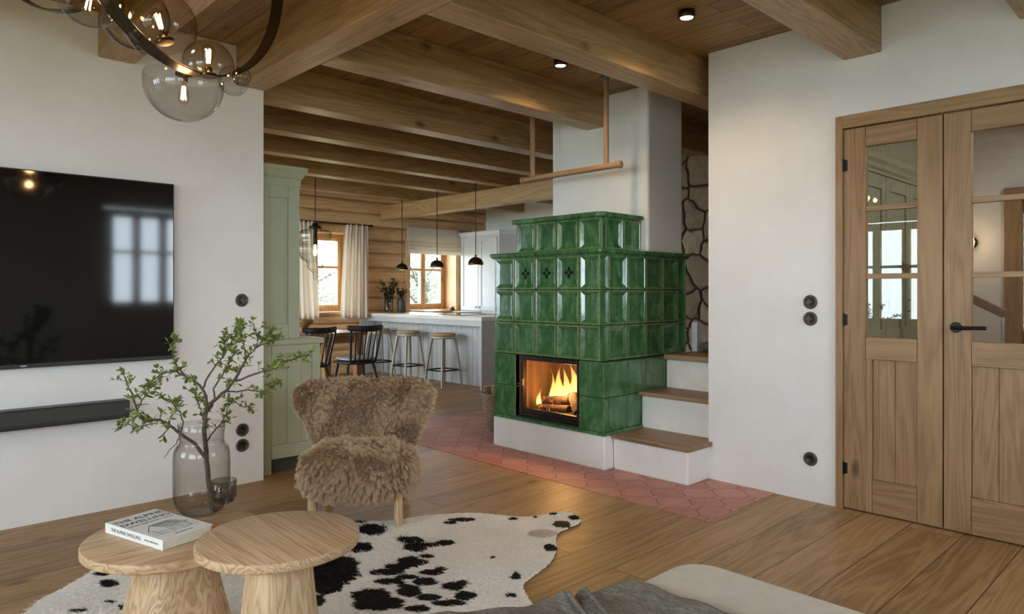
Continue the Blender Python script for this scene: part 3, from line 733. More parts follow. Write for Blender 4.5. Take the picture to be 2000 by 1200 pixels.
# ------------------------------------------------------------------ television wall
tv = thing('television', 'large flat black television mounted on the white plaster wall', 'television', (.48, 4.27, 1.315))
TX0, TX1, TZ0, TZ1 = -.40, 1.367, .812, 1.820
MB().box(TX0, TX1, 4.248, 4.278, TZ0, TZ1).build('housing', M['dark_plastic'], tv, .004)
MB().box(TX0+.006, TX1-.006, 4.2465, 4.2475, TZ0+.022, TZ1-.006).build('screen', M['screen'], tv)
MB().box(.1, .9, 4.278, 4.2985, 1.1, 1.5).build('wall_bracket', M['black_metal'], tv)
MB().box(.635, .66, 4.2462, 4.249, TZ0+.008, TZ0+.014).build('maker_badge', plain('badge_silver', (190, 190, 190), .4), tv)
sb = thing('soundbar', 'long black soundbar on the wall below the television', 'speaker', (.48, 4.25, .56))
MB().box(-.17, 1.125, 4.205, 4.30, .508, .607).build('housing', M['dark_plastic'], sb, .008, 3)
MB().box(-.165, 1.118, 4.2035, 4.206, .532, .597).build('front_grille', M['grille'], sb)
# switches and sockets
def wall_disc(kind, label, group, loc, rz):
    r = thing('light_switch' if kind == 's' else 'wall_socket', label, 'light switch' if kind == 's' else 'socket', loc, rz, group)
    bk_ = bpy.data.materials.get('bakelite') or plain('bakelite', (74, 70, 66), .35)
    MB().lathe([(0, 0), (.040, 0), (.0405, .003), (.037, .008), (.030, .010), (.029, .008), (0, .008)], n=36, cap=(False, False)).xf(Matrix.Rotation(PI/2, 4, 'X')).build('cover_plate', bk_, r, world=False)
    if kind == 's':
        m = MB().lathe([(0, .008), (.013, .008), (.011, .018), (0, .019)], n=20, cap=(False, False)); m.box(-.004, .004, -.018, .018, .016, .026); m.xf(Matrix.Rotation(PI/2, 4, 'X')).build('rotary_knob', bk_, r, world=False, bevel=.001)
    else:
        MB().lathe([(0, .0085), (.020, .0085), (.022, .0105), (.0225, .008)], n=28, cap=(False, False)).xf(Matrix.Rotation(PI/2, 4, 'X')).build('socket_well', plain('socket_black', (24, 22, 20), .4) if 'socket_black' not in bpy.data.materials else bpy.data.materials['socket_black'], r, world=False)
        for dx, dz in ((-.0095, 0), (.0095, 0), (0, -.008)):
            MB().lathe([(0, .009), (.0026, .009), (.002, .0115), (0, .012)], (dx, dz, 0), n=10, cap=(False, False)).xf(Matrix.Rotation(PI/2, 4, 'X')).build('contact_pin', M['steel'], r, world=False)
wall_disc('s', 'single round dark switch on the white wall right of the television', None, (1.782, 4.30, 1.146), 0)
wall_disc('o', 'upper round dark socket low on the television wall by the corner', None, (1.785, 4.30, .338), 0)
wall_disc('o', 'lower round dark socket low on the television wall by the corner', None, (1.785, 4.30, .242), 0)
wall_disc('s', 'upper of two round dark switches left of the glazed door', None, (3.99, 1.70, 1.141), -PI/2)
wall_disc('s', 'lower of two round dark switches left of the glazed door', None, (3.99, 1.70, 1.045), -PI/2)
wall_disc('o', 'round dark socket near the floor left of the glazed door', None, (3.99, 1.70, .242), -PI/2)
# ------------------------------------------------------------------ coffee tables
def coffee_table(name_lab, c, r, z, th, pr_top, pr_bot, mat_top, rot):
    t0 = thing('coffee_table', name_lab, 'table', (c[0], c[1], .016))
    MB().lathe([(0, z-th), (r-.058, z-th), (r-.030, z-th*.88), (r-.008, z-th*.68), (r-.001, z-th*.60), (r, z-th*.55), (r, z-.005), (r-.0015, z-.002), (r-.005, z), (0, z)], (c[0], c[1], 0), 96, cap=(False, False)).build('tabletop', mat_top, t0)
    sq = lambda a: 1.0/((abs(math.cos(a))**3.2+abs(math.sin(a))**3.2)**(1/3.2))
    z0 = .016; pf = []
    for k in range(13):
        q = k/12; pf.append((pr_bot+(pr_top-pr_bot)*(1-(1-q)**1.25), z0+(z-th-z0)*q))
    MB().lathe(pf, (c[0], c[1], 0), 96, sq=sq, rot=rot).build('pedestal', M['oak_z'], t0)
    return t0
C1 = floor_pt(343, 1042, .405); C2 = floor_pt(546, 1045, .46)
coffee_table('lower and wider round pale oak coffee table carrying the book and vase', C1, .272, .405, .046, .108, .185, M['oak_top_x'], ANG)
coffee_table('smaller taller round pale oak coffee table with an empty top', C2, .238, .46, .044, .085, .125, M['oak_top_y'], ANG)
# book
zb = .406
bp = [floor_pt(*p, zb+.032) for p in ((220, 1017), (320, 991), (400, 1028), (303, 1062))]
bc_ = Vector((sum(p[0] for p in bp)/4, sum(p[1] for p in bp)/4, zb))
uax = Vector(bp[1])-Vector(bp[0])+Vector(bp[2])-Vector(bp[3]); uax.z = 0; uax.normalize()
brz = math.atan2(uax.y, uax.x)
book = thing('book', 'thick white hardback book titled The Alpine Dwelling on the lower coffee table', 'book', tuple(bc_), brz)
w_ = .215/2*1.0; h_ = .285/2; w_ = ((Vector(bp[1])-Vector(bp[0])).length+(Vector(bp[2])-Vector(bp[3])).length)/4; h_ = ((Vector(bp[3])-Vector(bp[0])).length+(Vector(bp[2])-Vector(bp[1])).length)/4
# local: x along spine-to-fore-edge short side, y away
white_cover = plain('white_cover', (226, 224, 219), .45)
m = MB(); m.box(-w_, w_, -h_, h_, 0, .003); m.box(-w_, w_, -h_, h_, .029, .032); m.box(-w_, -w_+.003, -h_, h_, .003, .029)
m.build('cover', white_cover, book, .001, world=False)
MB().box(-w_+.003, w_-.004, -h_+.004, h_-.004, .003, .029).build('pages', mottled('paper', (236, 230, 216), (222, 215, 200), 200, .8, .3, 400, .001), book, world=False)
ink = plain('ink', (34, 34, 34), .7)
def text(body, size, parent, loc, rot, align='LEFT', name='title_lettering', mat=None, sx=1.0):
    c = bpy.data.curves.new(name, 'FONT'); c.body = body; c.size = size; c.align_x = align; c.align_y = 'CENTER'; c.extrude = .0002; c.materials.append(mat or ink)
    o = bpy.data.objects.new(name, c); COL.objects.link(o); bpy.context.view_layer.update()
    me = bpy.data.meshes.new_from_object(o.evaluated_get(bpy.context.evaluated_depsgraph_get())); bpy.data.objects.remove(o)
    o = bpy.data.objects.new(name, me); COL.objects.link(o)
    o.parent = parent; o.location = loc; o.rotation_euler = rot; o.scale = (sx, 1, 1); return o
# the cover reads from the fore-edge side of the sofa: text runs along +x, top towards +y
ttop = .0324
RT = (0, 0, 0)
text('THE ALPINE', .036, book, (0, h_*.72, ttop), RT, 'CENTER', sx=.86)
text('DWELLING', .036, book, (0, h_*.46, ttop), RT, 'CENTER', sx=.92)
text('HISTORIC TIMBER HOUSES OF THE ALPS', .0085, book, (0, h_*.26, ttop), RT, 'CENTER', 'subtitle_lettering')
text('ARCHITECTURE', .0085, book, (0, -h_*.84, ttop), RT, 'CENTER', 'subtitle_lettering')
# spine (the side facing -x): text runs from top (+y) to bottom
text('THE ALPINE DWELLING', .016, book, (-w_-.0003, .25*h_, .016), (PI/2, 0, -PI/2), 'CENTER', 'spine_lettering', sx=.98)
text('HISTORIC TIMBER HOUSES', .006, book, (-w_-.0003, -.62*h_, .016), (PI/2, 0, -PI/2), 'CENTER', 'spine_lettering')
# pencil sketch of a chalet on the cover
sk = MB(); rk = random.Random(3)
def ln(a, b, wd=.0009):
    a = Vector((a[0], a[1], 0)); b = Vector((b[0], b[1], 0)); d = b-a
    if d.length < 1e-5: return
    d.normalize(); n_ = Vector((-d.y, d.x, 0))*wd/2; z_ = Vector((0, 0, .0322)); sk.add([a+n_+z_, a-n_+z_, b-n_+z_, b+n_+z_], [(0, 1, 2, 3)])
gx = w_*.85; gy = -h_*.30; q = lambda u, v: (gx*u, gy+h_*.42*v)
for a, b in (((-.75, -.9), (-.75, -.05)), ((-.15, -.95), (-.15, -.1)), ((.75, -.75), (.75, -.05)), ((-.75, -.9), (-.15, -.95)), ((-.15, -.95), (.75, -.75)), ((-.95, -.15), (-.45, .75)), ((-.45, .75), (.02, -.22)), ((-.45, .75), (.52, .85)), ((.52, .85), (.95, -.02)), ((.02, -.22), (.95, -.02)), ((-.75, -.45), (-.15, -.5)), ((-.15, -.5), (.75, -.4))):
    for _ in range(3): ln(q(a[0]+rk.uniform(-.02, .02), a[1]+rk.uniform(-.02, .02)), q(b[0]+rk.uniform(-.02, .02), b[1]+rk.uniform(-.02, .02)), .0008)
for i in range(42):
    u = -.40+.92*i/42; ln(q(u, .72+.1*i/42), q(u+.44+rk.uniform(-.03, .03), -.16+.16*i/42+rk.uniform(-.1, .1)), .0004+.0004*rk.random())
for i in range(26):
    u = rk.uniform(-.72, .7); v0 = rk.uniform(-.85, -.2); ln(q(u, v0), q(u+rk.uniform(.02, .12), v0+rk.uniform(-.02, .02)), .0012)
for i in range(8):
    u = -.1+.11*i; ln(q(u, -.78), q(u, -.55), .0015); ln(q(u-.62, -.8) if i < 4 else q(u, -.35), q(u-.62, -.6) if i < 4 else q(u, -.2), .0015)
for i in range(60):
    u = rk.choice((-1, 1))*rk.uniform(.75, 1.05); v = rk.uniform(-1.0, -.3); ln(q(u, v), q(u+rk.uniform(-.06, .06), v+rk.uniform(.02, .14)), .0006)
sk.build('cover_sketch', ink, book, world=False, fix=False)
# vase, tumbler and branch
vp = at_depth(395, 1002, 1); 
vx, vy, _ = floor_pt(394, 1000, .406)
vd = FWD[0]*vx+FWD[1]*vy; k_ = vd/FPX
vs_ = thing('glass_vase', 'big smoked glass vase with a narrow neck on the lower coffee table', 'vase', (vx, vy, .406))
R0 = 52*k_
prof = [(0, .004), (R0*.62, .003), (R0*.74, .008), (R0*.90, .028), (R0*.985, .058), (R0*1.0, .09), (R0*1.0, .185), (R0*.99, .208), (R0*.955, .226), (R0*.89, .239), (R0*.83, .245), (R0*.795, .250), (R0*.785, .257), (R0*.80, .285), (R0*.835, .318)]
ins = [(max(0, r-.0035), z if i else z+.004) for i, (r, z) in enumerate(prof)]
MB().lathe(prof+[(R0*.835-.0015, .3195)]+ins[::-1], (vx, vy, .406), 72, cap=(False, False)).build('vase_body', M['vase_smoke'], vs_)
gx_, gy_, _ = floor_pt(436, 980, .406); gd = FWD[0]*gx_+FWD[1]*gy_; gk = gd/FPX
gx_, gy_, _ = floor_pt(437, 984, .405)
tb = thing('tumbler', 'small dark smoked tumbler behind the vase on the lower coffee table', 'glass', (gx_, gy_, .406))
rg = 23.5*gk
MB().lathe([(0, .003), (rg*.72, .0025), (rg*.8, .006), (rg*.98, .022), (rg, .03), (rg, .088), (rg-.001, .0885), (rg-.003, .087), (rg-.003, .03), (rg*.72, .01), (0, .009)], (gx_, gy_, .406), 48, cap=(False, False)).build('glass_body', M['dark_smoke'], tb)
# leafy branch (traced on an upright sheet through the vase, then given depth)
br = thing('leafy_branch', 'leafy green branch standing in the smoked glass vase', 'branch', (vx, vy, .43))
rb = random.Random(21)
def bpnt(px, py, dz=0.0): return at_depth(px, py, vd+dz)
BR = [  # (points px,py,depth offset), start radius px
 ([(414, 995, -.03), (407, 940, -.01), (402, 880, 0), (399, 850, 0), (401, 815, .0), (405, 796, 0)], 5.0, 4.0),
 ([(402, 896, -.01), (380, 866, -.02), (352, 848, -.04), (333, 832, -.05), (312, 820, -.06), (285, 825, -.08), (270, 812, -.1), (262, 780, -.12), (246, 745, -.13), (243, 735, -.14)], 3.4, 1.0),
 ([(405, 796, 0), (402, 775, .01), (396, 760, .02), (380, 745, .04), (360, 735, .06), (345, 726, .07), (320, 728, .09), (300, 742, .10), (288, 758, .11)], 3.2, .9),
 ([(360, 735, .06), (348, 718, .08), (338, 700, .09), (336, 680, .10), (340, 662, .11)], 1.8, .7),
 ([(405, 796, 0), (420, 782, -.02), (440, 764, -.04), (455, 748, -.06), (470, 722, -.08), (482, 700, -.09), (500, 680, -.10), (520, 660, -.11), (528, 648, -.12)], 3.8, .9),
 ([(455, 748, -.06), (480, 738, -.10), (505, 728, -.13), (530, 722, -.16), (552, 708, -.18), (575, 700, -.2), (600, 696, -.21)], 2.2, .7),
 ([(440, 764, -.04), (462, 766, -.01), (485, 762, .01), (508, 767, .02), (525, 762, .03), (538, 752, .04)], 1.6, .6),
 ([(396, 760, .02), (404, 740, .03), (420, 716, .05), (438, 694, .06), (450, 670, .07), (462, 652, .07), (470, 636, .08)], 2.2, .7),
 ([(436, 700, .06), (436, 684, .06), (440, 668, .05), (446, 656, .05)], 1.3, .6),
 ([(420, 782, -.02), (416, 760, -.03), (430, 740, -.05), (442, 722, -.05), (452, 700, -.06), (458, 690, -.06)], 1.8, .6),
 ([(402, 868, 0), (412, 850, .02), (428, 832, .04), (440, 814, .05), (446, 796, .06), (455, 782, .07)], 1.6, .6),
 ([(352, 848, -.04), (358, 824, -.06), (352, 806, -.08), (345, 800, -.09), (338, 790, -.1), (318, 780, -.11)], 1.5, .5),
 ([(333, 832, -.05), (318, 850, -.03), (308, 858, -.02), (320, 850, -.02)], 1.2, .5),
 ([(350, 850, -.04), (345, 868, .0), (330, 880, .02), (320, 896, .02)], 1.2, .5),
 ([(312, 820, -.06), (300, 828, -.02), (280, 832, .0), (262, 834, .0), (250, 830, .0), (236, 832, .0)], 1.2, .5),
 ([(268, 800, -.1), (282, 776, -.08), (292, 762, -.07)], 1.2, .5),
 ([(320, 728, .09), (308, 748, .06), (300, 756, .05)], 1.0, .5),
 ([(482, 700, -.09), (476, 676, -.06), (472, 652, -.05), (468, 640, -.05)], 1.3, .5),
 ([(500, 680, -.1), (504, 660, -.12), (498, 642, -.12)], 1.1, .5),
 ([(500, 680, -.1), (524, 668, -.07), (548, 664, -.06)], 1.1, .5),
 ([(402, 840, 0), (392, 800, .03), (384, 780, .04), (380, 768, .05)], .9, .4),
 ([(455, 782, .07), (475, 796, .08), (490, 797, .08)], .9, .4)]
m = MB(); tips = []
for pts, r0, r1 in BR:
    P0 = [bpnt(*p) for p in pts]; n_ = len(P0); path = []; rad = []
    for i in range(n_-1):
        for s_ in range(3):
            f = s_/3; jit = Vector((rb.uniform(-1, 1), rb.uniform(-1, 1), rb.uniform(-1, 1)))*.0018
            path.append(P0[i].lerp(P0[i+1], f)+(jit if i+s_ else Vector())); rad.append((r0+(r1-r0)*(i+f)/(n_-1))*k_)
    path.append(P0[-1]); rad.append(r1*k_)
    m.tube(path, rad, 8)
    if True:
        st0 = 0 if len(path) < 16 else len(path)//3
        for i in range(max(2, st0), len(path)):
            if path[i].z > .60: tips.append((path[i], (path[i]-path[i-1]).normalized()))
# little side twigs carrying the leaves
leaf = MB()
def add_leaf(p, d, ln_, w_l, n):
    d = d.normalized(); s_ = d.cross(n)
    if s_.length < .01: s_ = d.orthogonal()
    s_.normalize(); nn = s_.cross(d)
    vs = [p, p+d*ln_*.3+s_*w_l*.42+nn*ln_*.03, p+d*ln_*.62+s_*w_l*.46+nn*ln_*.04, p+d*ln_, p+d*ln_*.62-s_*w_l*.46+nn*ln_*.04, p+d*ln_*.3-s_*w_l*.42+nn*ln_*.03, p+d*ln_*.32, p+d*ln_*.64]
    leaf.add(vs, [(0, 6, 1), (1, 6, 7, 2), (2, 7, 3), (0, 5, 6), (5, 4, 7, 6), (4, 3, 7)], False)
for p, d in tips:
    if p.z < .70 and FWD[0]*p.x+FWD[1]*p.y > vd-.035: continue
    for _ in range(rb.choice((1, 2, 2))):
        v = Vector((rb.gauss(0, 1), rb.gauss(0, 1), rb.gauss(.25, .9))).normalized(); tw = (v*.9+d*.8).normalized(); L = rb.uniform(.012, .04)
        e_ = p+tw*L; m.tube([p, p+tw*L*.5+Vector((0, 0, .002)), e_], [.0009, .0008, .0005], 5)
        for j in range(rb.choice((3, 3, 4, 5))):
            a_ = p.lerp(e_, rb.uniform(.35, 1)); dd = (tw*rb.uniform(.2, 1)+Vector((rb.gauss(0, .8), rb.gauss(0, .8), rb.gauss(.1, .7)))).normalized()
            add_leaf(a_, dd, rb.uniform(.015, .028), rb.uniform(.009, .014), Vector((rb.gauss(0, .5), rb.gauss(0, .5), 1)))
m.build('stems', mottled('twig_bark', (92, 78, 66), (64, 54, 46), 60, .8, .3, 120, .002), br)
def leaf_mat(name, a, b, c):
    t = NT(name); g = t.node('ShaderNodeNewGeometry').outputs['Random Per Island']
    t.base(color=t.ramp(g, [(0.0, lin(a)), (.6, lin(b)), (1.0, lin(c))]), rough=.5)
    tl = t.node('ShaderNodeBsdfTranslucent'); tl.inputs[0].default_value = lin(c); mx = t.node('ShaderNodeMixShader'); mx.inputs[0].default_value = .3
    t.l.new(t.bsdf.outputs[0], mx.inputs[1]); t.l.new(tl.outputs[0], mx.inputs[2]); t.l.new(mx.outputs[0], t.out.inputs[0]); return t.m
leaf.build('leaves', leaf_mat('fresh_leaf', (84, 104, 44), (116, 138, 62), (158, 168, 94)), br, fix=False)
# ------------------------------------------------------------------ cowhide
SP = [(727,1040,31,11),(706,1022,14,5),(699,1075,32,10),(650,1120,54,31),(636,1152,36,15),(684,1109,20,13),(622,1179,14,11),(802,1060,28,7),(813,1074,24,10),(838,1070,22,4),(869,1065,18,6),
 (835,1092,16,4),(804,1103,26,10),(824,1105,16,5),(779,1114,28,7),(757,1123,36,7),(796,1133,24,5),(846,1124,22,6),(863,1117,14,4),(765,1142,32,6),(832,1142,26,8),(793,1151,14,5),
 (802,1161,26,12),(729,1170,40,14),(740,1187,50,12),(768,1182,26,8),(888,1151,24,9),(905,1144,14,5),(841,1173,28,7),(911,1170,22,9),(880,1184,34,6),(818,1195,26,7),(902,1020,28,4),(880,1026,15,3),
 (1002,1018,9,3),(1045,1014,6,2),(1080,1008,9,2.4),(1122,1015.5,12,5),(1076,1075,13,7),(963,1094,6,2),(1009,1131,9,7),(1000,1169,12,4),(201,1126,16,4.5),(214,1145,20,8),(285,1144,6,6),(217,1181,13,3),(248,1192,16,5),(155,1198,20,3),(266,1195,12,6),
 (690,1230,60,20),(600,1260,70,26),(420,1240,50,16),(330,1290,60,20)]
BRN = [(1098,1029,18,7)]; GRY = [(1059,1047,28,8)]
OUT = [(50,1203),(75,1181),(130,1151),(180,1121),(189,1103),(214,1089),(232,1086),(262,1094),(330,1098),(420,1075),(500,1040),(600,1026),(690,1022),(760,1022),(828,1012),(880,1008),(935,1007),(1000,1013),(1040,1013),(1080,1006),(1108,1005),(1124,1010),(1133,1020),(1126,1028),(1100,1039),(1086,1050),(1085,1080),(1071,1105),(1032,1135),(1021,1147),(1023,1160),(1031,1173)]
ow = [floor_pt(*p)[:2] for p in OUT]
ow += [(1.80, 1.75), (1.50, 1.62), (1.18, 1.70), (.92, 1.60), (.62, 1.72), (.45, 2.00), (.33, 2.25), (.16, 2.45), (.02, 2.72), (.12, 2.92), (.30, 3.00), (.38, 3.08)]
def smooth_loop(P, n=4):
    out = []; N_ = len(P)
    for i in range(N_):
        p0, p1, p2, p3 = [Vector(P[(i+k) % N_]) for k in (-1, 0, 1, 2)]
        for k in range(n):
            t_ = k/n; out.append(.5*((2*p1)+(-p0+p2)*t_+(2*p0-5*p1+4*p2-p3)*t_*t_+(-p0+3*p1-3*p2+p3)*t_**3))
    return out
loop = smooth_loop(ow)
from mathutils import noise as MN
def hide_tone(x, y):
    px, py = pix(x, y, 0)
    nx = MN.noise(Vector((x*26, y*26, 0)))*.30+MN.noise(Vector((x*70, y*70, 3)))*.22
    best = 9; tone = 0
    for L_, tn in ((SP, 1), (BRN, 2), (GRY, 3)):
        for cx_, cy_, rx, ry in L_:
            d_ = math.hypot((px-cx_)/rx, (py-cy_)/ry)
            if d_+nx*(.8 if tn < 3 else .4) < 1.0: tone = tn
    return tone
la = np.array([(p.x, p.y) for p in loop])
def inside(P):
    x, y = P[:, 0], P[:, 1]; c = np.zeros(len(P), bool); j = len(la)-1
    for i in range(len(la)):
        xi, yi, xj, yj = la[i, 0], la[i, 1], la[j, 0], la[j, 1]
        h = ((yi > y) != (yj > y)) & (x < (xj-xi)*(y-yi)/(yj-yi+1e-12)+xi); c ^= h; j = i
    return c
rug = thing('cowhide_rug', 'black and white spotted cowhide lying on the oak floor', 'rug', (1.4, 2.3, .003))
G_ = .009
gx0, gy0 = la.min(0)-.01; gx1, gy1 = la.max(0)+.01
nx_ = int((gx1-gx0)/G_); ny_ = int((gy1-gy0)/G_)
ii, jj = np.meshgrid(np.arange(nx_), np.arange(ny_))
ctr_ = np.stack([gx0+(ii.ravel()+.5)*G_, gy0+(jj.ravel()+.5)*G_], 1); ok = inside(ctr_)
vid = {}; vv = []; ff = []; tn_ = []
def gv(i, j):
    if (i, j) not in vid:
        x, y = gx0+i*G_, gy0+j*G_; vid[(i, j)] = len(vv)
        vv.append((x-1.4, y-2.3, .0085+.002*MN.noise(Vector((x*5, y*5, 0))))); tn_.append(hide_tone(x, y))
    return vid[(i, j)]
for k in np.nonzero(ok)[0]:
    i, j = int(ii.ravel()[k]), int(jj.ravel()[k]); ff.append((gv(i, j), gv(i+1, j), gv(i+1, j+1), gv(i, j+1)))
me = bpy.data.meshes.new('hide'); me.from_pydata(vv, [], ff); me.polygons.foreach_set('use_smooth', [True]*len(ff))
TC = [lin((241, 237, 231)), lin((22, 21, 20)), lin((84, 68, 52)), lin((204, 196, 184))]
ca_ = me.color_attributes.new('tone', 'FLOAT_COLOR', 'POINT'); ca_.data.foreach_set('color', np.array([TC[k] for k in tn_], np.float32).ravel())
t = NT('hide_skin'); t.base(color=t.node('ShaderNodeAttribute', attribute_name='tone').outputs['Color'], rough=.85); me.materials.append(t.m)
ho = bpy.data.objects.new('hide', me); COL.objects.link(ho); ho.parent = rug
sm = ho.modifiers.new('thickness', 'SOLIDIFY'); sm.thickness = .007; sm.offset = -1

def hair(name, roots, dirs, lens, mat, parent, rad=.0006, curl=.25, clump=None, npt=4, seed=0, droop=0.0):
    """hair strands as a curves object; roots/dirs are in world space"""
    rg_ = np.random.default_rng(seed); n = len(roots); l0 = np.array(root_loc(parent))
    t_ = np.linspace(0, 1, npt)[None, :, None]
    pos = roots[:, None, :]+dirs[:, None, :]*lens[:, None, None]*t_
    side = rg_.normal(size=(n, 3)); pos = pos+side[:, None, :]*lens[:, None, None]*curl*(t_**1.6)*.5
    if clump is not None:
        ct, w = clump; pos = pos+(ct[:, None, :]-pos[:, -1:, :])*w*(t_**1.5)
    pos[:, :, 2] -= droop*lens[:, None]*(t_[:, :, 0]**2)
    hc = bpy.data.hair_curves.new(name); hc.add_curves([npt]*n)
    hc.attributes['position'].data.foreach_set('vector', (pos-l0).reshape(-1).astype(np.float32))
    ra = hc.attributes.get('radius') or hc.attributes.new('radius', 'FLOAT', 'POINT')
    ra.data.foreach_set('value', np.tile(rad*(1-.75*np.linspace(0, 1, npt)), n).astype(np.float32))
    hc.materials.append(mat); o = bpy.data.objects.new(name, hc); COL.objects.link(o); o.parent = parent; return o
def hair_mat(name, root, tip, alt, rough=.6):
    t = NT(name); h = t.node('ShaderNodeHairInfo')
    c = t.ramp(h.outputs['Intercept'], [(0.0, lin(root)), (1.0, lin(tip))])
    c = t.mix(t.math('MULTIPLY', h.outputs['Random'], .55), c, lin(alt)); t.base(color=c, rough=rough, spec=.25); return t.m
rg = np.random.default_rng(3)
lo = la.min(0); hi = la.max(0)
P_ = rg.uniform(lo, hi, size=(150000, 2)); P_ = P_[inside(P_)]
# only the nearer density where the picture sees it
tones = np.array([hide_tone(x, y) for x, y in P_])
flow = np.stack([-(np.ones(len(P_)))*.7+.25*np.sin(P_[:, 1]*5), -.5+.35*np.sin(P_[:, 0]*4+1), np.full(len(P_), .26)], 1)+rg.normal(size=(len(P_), 3))*.22*np.array([1, 1, .4])
flow /= np.linalg.norm(flow, axis=1)[:, None]
rt = np.concatenate([P_, np.full((len(P_), 1), .0115)], 1)
HM = [hair_mat('white_hide_hair', (244, 241, 236), (250, 248, 244), (246, 242, 236)), hair_mat('black_hide_hair', (18, 18, 18), (38, 36, 34), (24, 24, 24)), hair_mat('brown_hide_hair', (70, 56, 42), (104, 86, 66), (84, 66, 50)), hair_mat('grey_hide_hair', (192, 183, 170), (216, 207, 194), (204, 194, 180))]
for k, nm in enumerate(('white_hair', 'black_hair', 'brown_hair', 'grey_hair')):
    s_ = tones == k
    if s_.sum(): hair(nm, rt[s_], flow[s_], rg.uniform(.014, .026, s_.sum()), HM[k], ho, rad=.0012, curl=.25, npt=3, seed=k)
# ------------------------------------------------------------------ fleece armchair
cf = math.radians(8)
AC = at_depth(706, 900, 3.72); acx, acy = AC.x, AC.y
fwd_a = math.atan2(-acy, -acx)               # towards the camera
fa = fwd_a-math.radians(9)
arm = thing('fleece_armchair', 'low wide armchair covered in shaggy brown fleece on short oak legs', 'armchair', (acx, acy, .012), fa+PI/2)
# chair local frame: -y is the front, x across (seen from the front x grows to the right)
RM = Matrix.Translation((acx, acy, .012)) @ Matrix.Rotation(fa+PI/2, 4, 'Z')
def loc2w(p): return RM @ Vector(p)
for sx, sy, h in ((-1, -1, .21), (1, -1, .21), (-1, 1, .25), (1, 1, .25)):
    x = sx*.217; y = sy*.215+.015
    r0 = .0
    MB().tube([(x, y, r0), (x, y, .03), (x*.98, y*.98, .24)], [.019, .022, .023], 24).build('leg', M['oak_z'], arm, world=False)
f_ = lambda c, p: math.copysign(abs(c)**p, c)
def seat_fn(u, v):
    a = -PI+2*PI*u; b = -PI/2+PI*v
    x = .278*f_(math.cos(b), .42)*f_(math.cos(a), .62); y = .268*f_(math.cos(b), .42)*f_(math.sin(a), .62)
    z = .252+.112*f_(math.sin(b), .6)+.018*(1-(x/.3)**2)*(1 if b > 0 else .3)-.02*(y > .1)*(y-.1)/.16
    return (x*(1.06 if y < 0 else 1.0), y-.02, z)
def back_fn(u, v):
    a = -PI+2*PI*u; b = -PI/2+PI*v
    ca = f_(math.cos(a), .75); sa = f_(math.sin(a), .75); c = f_(math.sin(b), .62); r_ = f_(math.cos(b), .55)
    X = ca*r_; Y = sa*r_; q = (c+1)/2
    wd = .212+.243*q
    x = X*wd-.020*q
    z = .22+q*(.485-.030*(1-min(1, abs(X))**2)*q)+.012*abs(X)*q
    wrap = .175*(abs(X)**2.2)*(.45+.55*q)
    y = .235+Y*.062*(1-.15*q)+.115*q-wrap
    return (x, y, z)
fm = mottled('fleece_skin', (150, 124, 98), (126, 102, 80), 14, .95)
seat = MB().grid(seat_fn, 72, 36).build('seat', fm, arm, world=False)
back = MB().grid(back_fn, 96, 48).build('backrest', fm, arm, world=False)
def fur_on(fn, nu, nv, count, name, parent, seed, lmin, lmax, flowdir):
    rgl = np.random.default_rng(seed); G = np.array([[loc2w(fn(i/nu, j/nv)) for i in range(nu+1)] for j in range(nv+1)])
    A = G[:-1, :-1]; B = G[:-1, 1:]; C = G[1:, 1:]; D = G[1:, :-1]
    nr = np.cross(C-A, D-B); ar = np.linalg.norm(nr, axis=2); pr = (ar/ar.sum()).reshape(-1)
    nr = nr/(ar[:, :, None]+1e-9); ctr = G.reshape(-1, 3).mean(0); mid = (A+B+C+D)/4
    idx = rgl.choice(pr.size, count, p=pr); jj, ii = np.divmod(idx, nu); a = rgl.random((count, 1)); b = rgl.random((count, 1))
    P = (A[jj, ii]*(1-a)*(1-b)+B[jj, ii]*a*(1-b)+C[jj, ii]*a*b+D[jj, ii]*(1-a)*b); Nn = nr[jj, ii]
    if ((mid-ctr)*nr).sum() < 0: Nn = -Nn
    fl = np.array(flowdir)[None, :]
    # locks: neighbouring strands share a direction and a tip
    nl = count//40; li = rgl.choice(count, nl, replace=False); lp = P[li]
    cell = {}
    key = np.floor(lp/.03).astype(int)
    for q_, k3 in enumerate(map(tuple, key)): cell.setdefault(k3, []).append(q_)
    pk = np.floor(P/.03).astype(int); own = np.zeros(count, int)
    for q_ in range(count):
        best = 1e9; bi = 0; x0, y0, z0 = pk[q_]
        for dx in (-1, 0, 1):
            for dy in (-1, 0, 1):
                for dz in (-1, 0, 1):
                    for c_ in cell.get((x0+dx, y0+dy, z0+dz), ()):
                        d_ = ((lp[c_]-P[q_])**2).sum()
                        if d_ < best: best = d_; bi = c_
        own[q_] = bi
    swirl = np.array([[MN.noise(Vector(p)*7), MN.noise(Vector(p)*7+Vector((9, 3, 1))), MN.noise(Vector(p)*7+Vector((2, 7, 5)))] for p in lp])*1.5+rgl.normal(size=(nl, 3))*.30
    ld = Nn[li]*.75+fl*.75+swirl; 
    ld /= np.linalg.norm(ld, axis=1)[:, None]
    dn = (ld*Nn[li]).sum(1); ld += Nn[li]*np.clip(.22-dn, 0, 1)[:, None]; ld /= np.linalg.norm(ld, axis=1)[:, None]
    ll = rgl.uniform(lmin, lmax, nl); tip = lp+ld*ll[:, None]
    d = ld[own]*.8+Nn*.35+rgl.normal(size=(count, 3))*.14; d /= np.linalg.norm(d, axis=1)[:, None]
    L = ll[own]*rgl.uniform(.75, 1.1, count)
    hair(name, P-Nn*.002, d, L, FUR, parent, rad=.0006, curl=.2, clump=(tip[own], .42), npt=5, seed=seed, droop=.16)
FUR = hair_mat('brown_fleece', (138, 110, 82), (234, 208, 174), (180, 148, 114), .65)
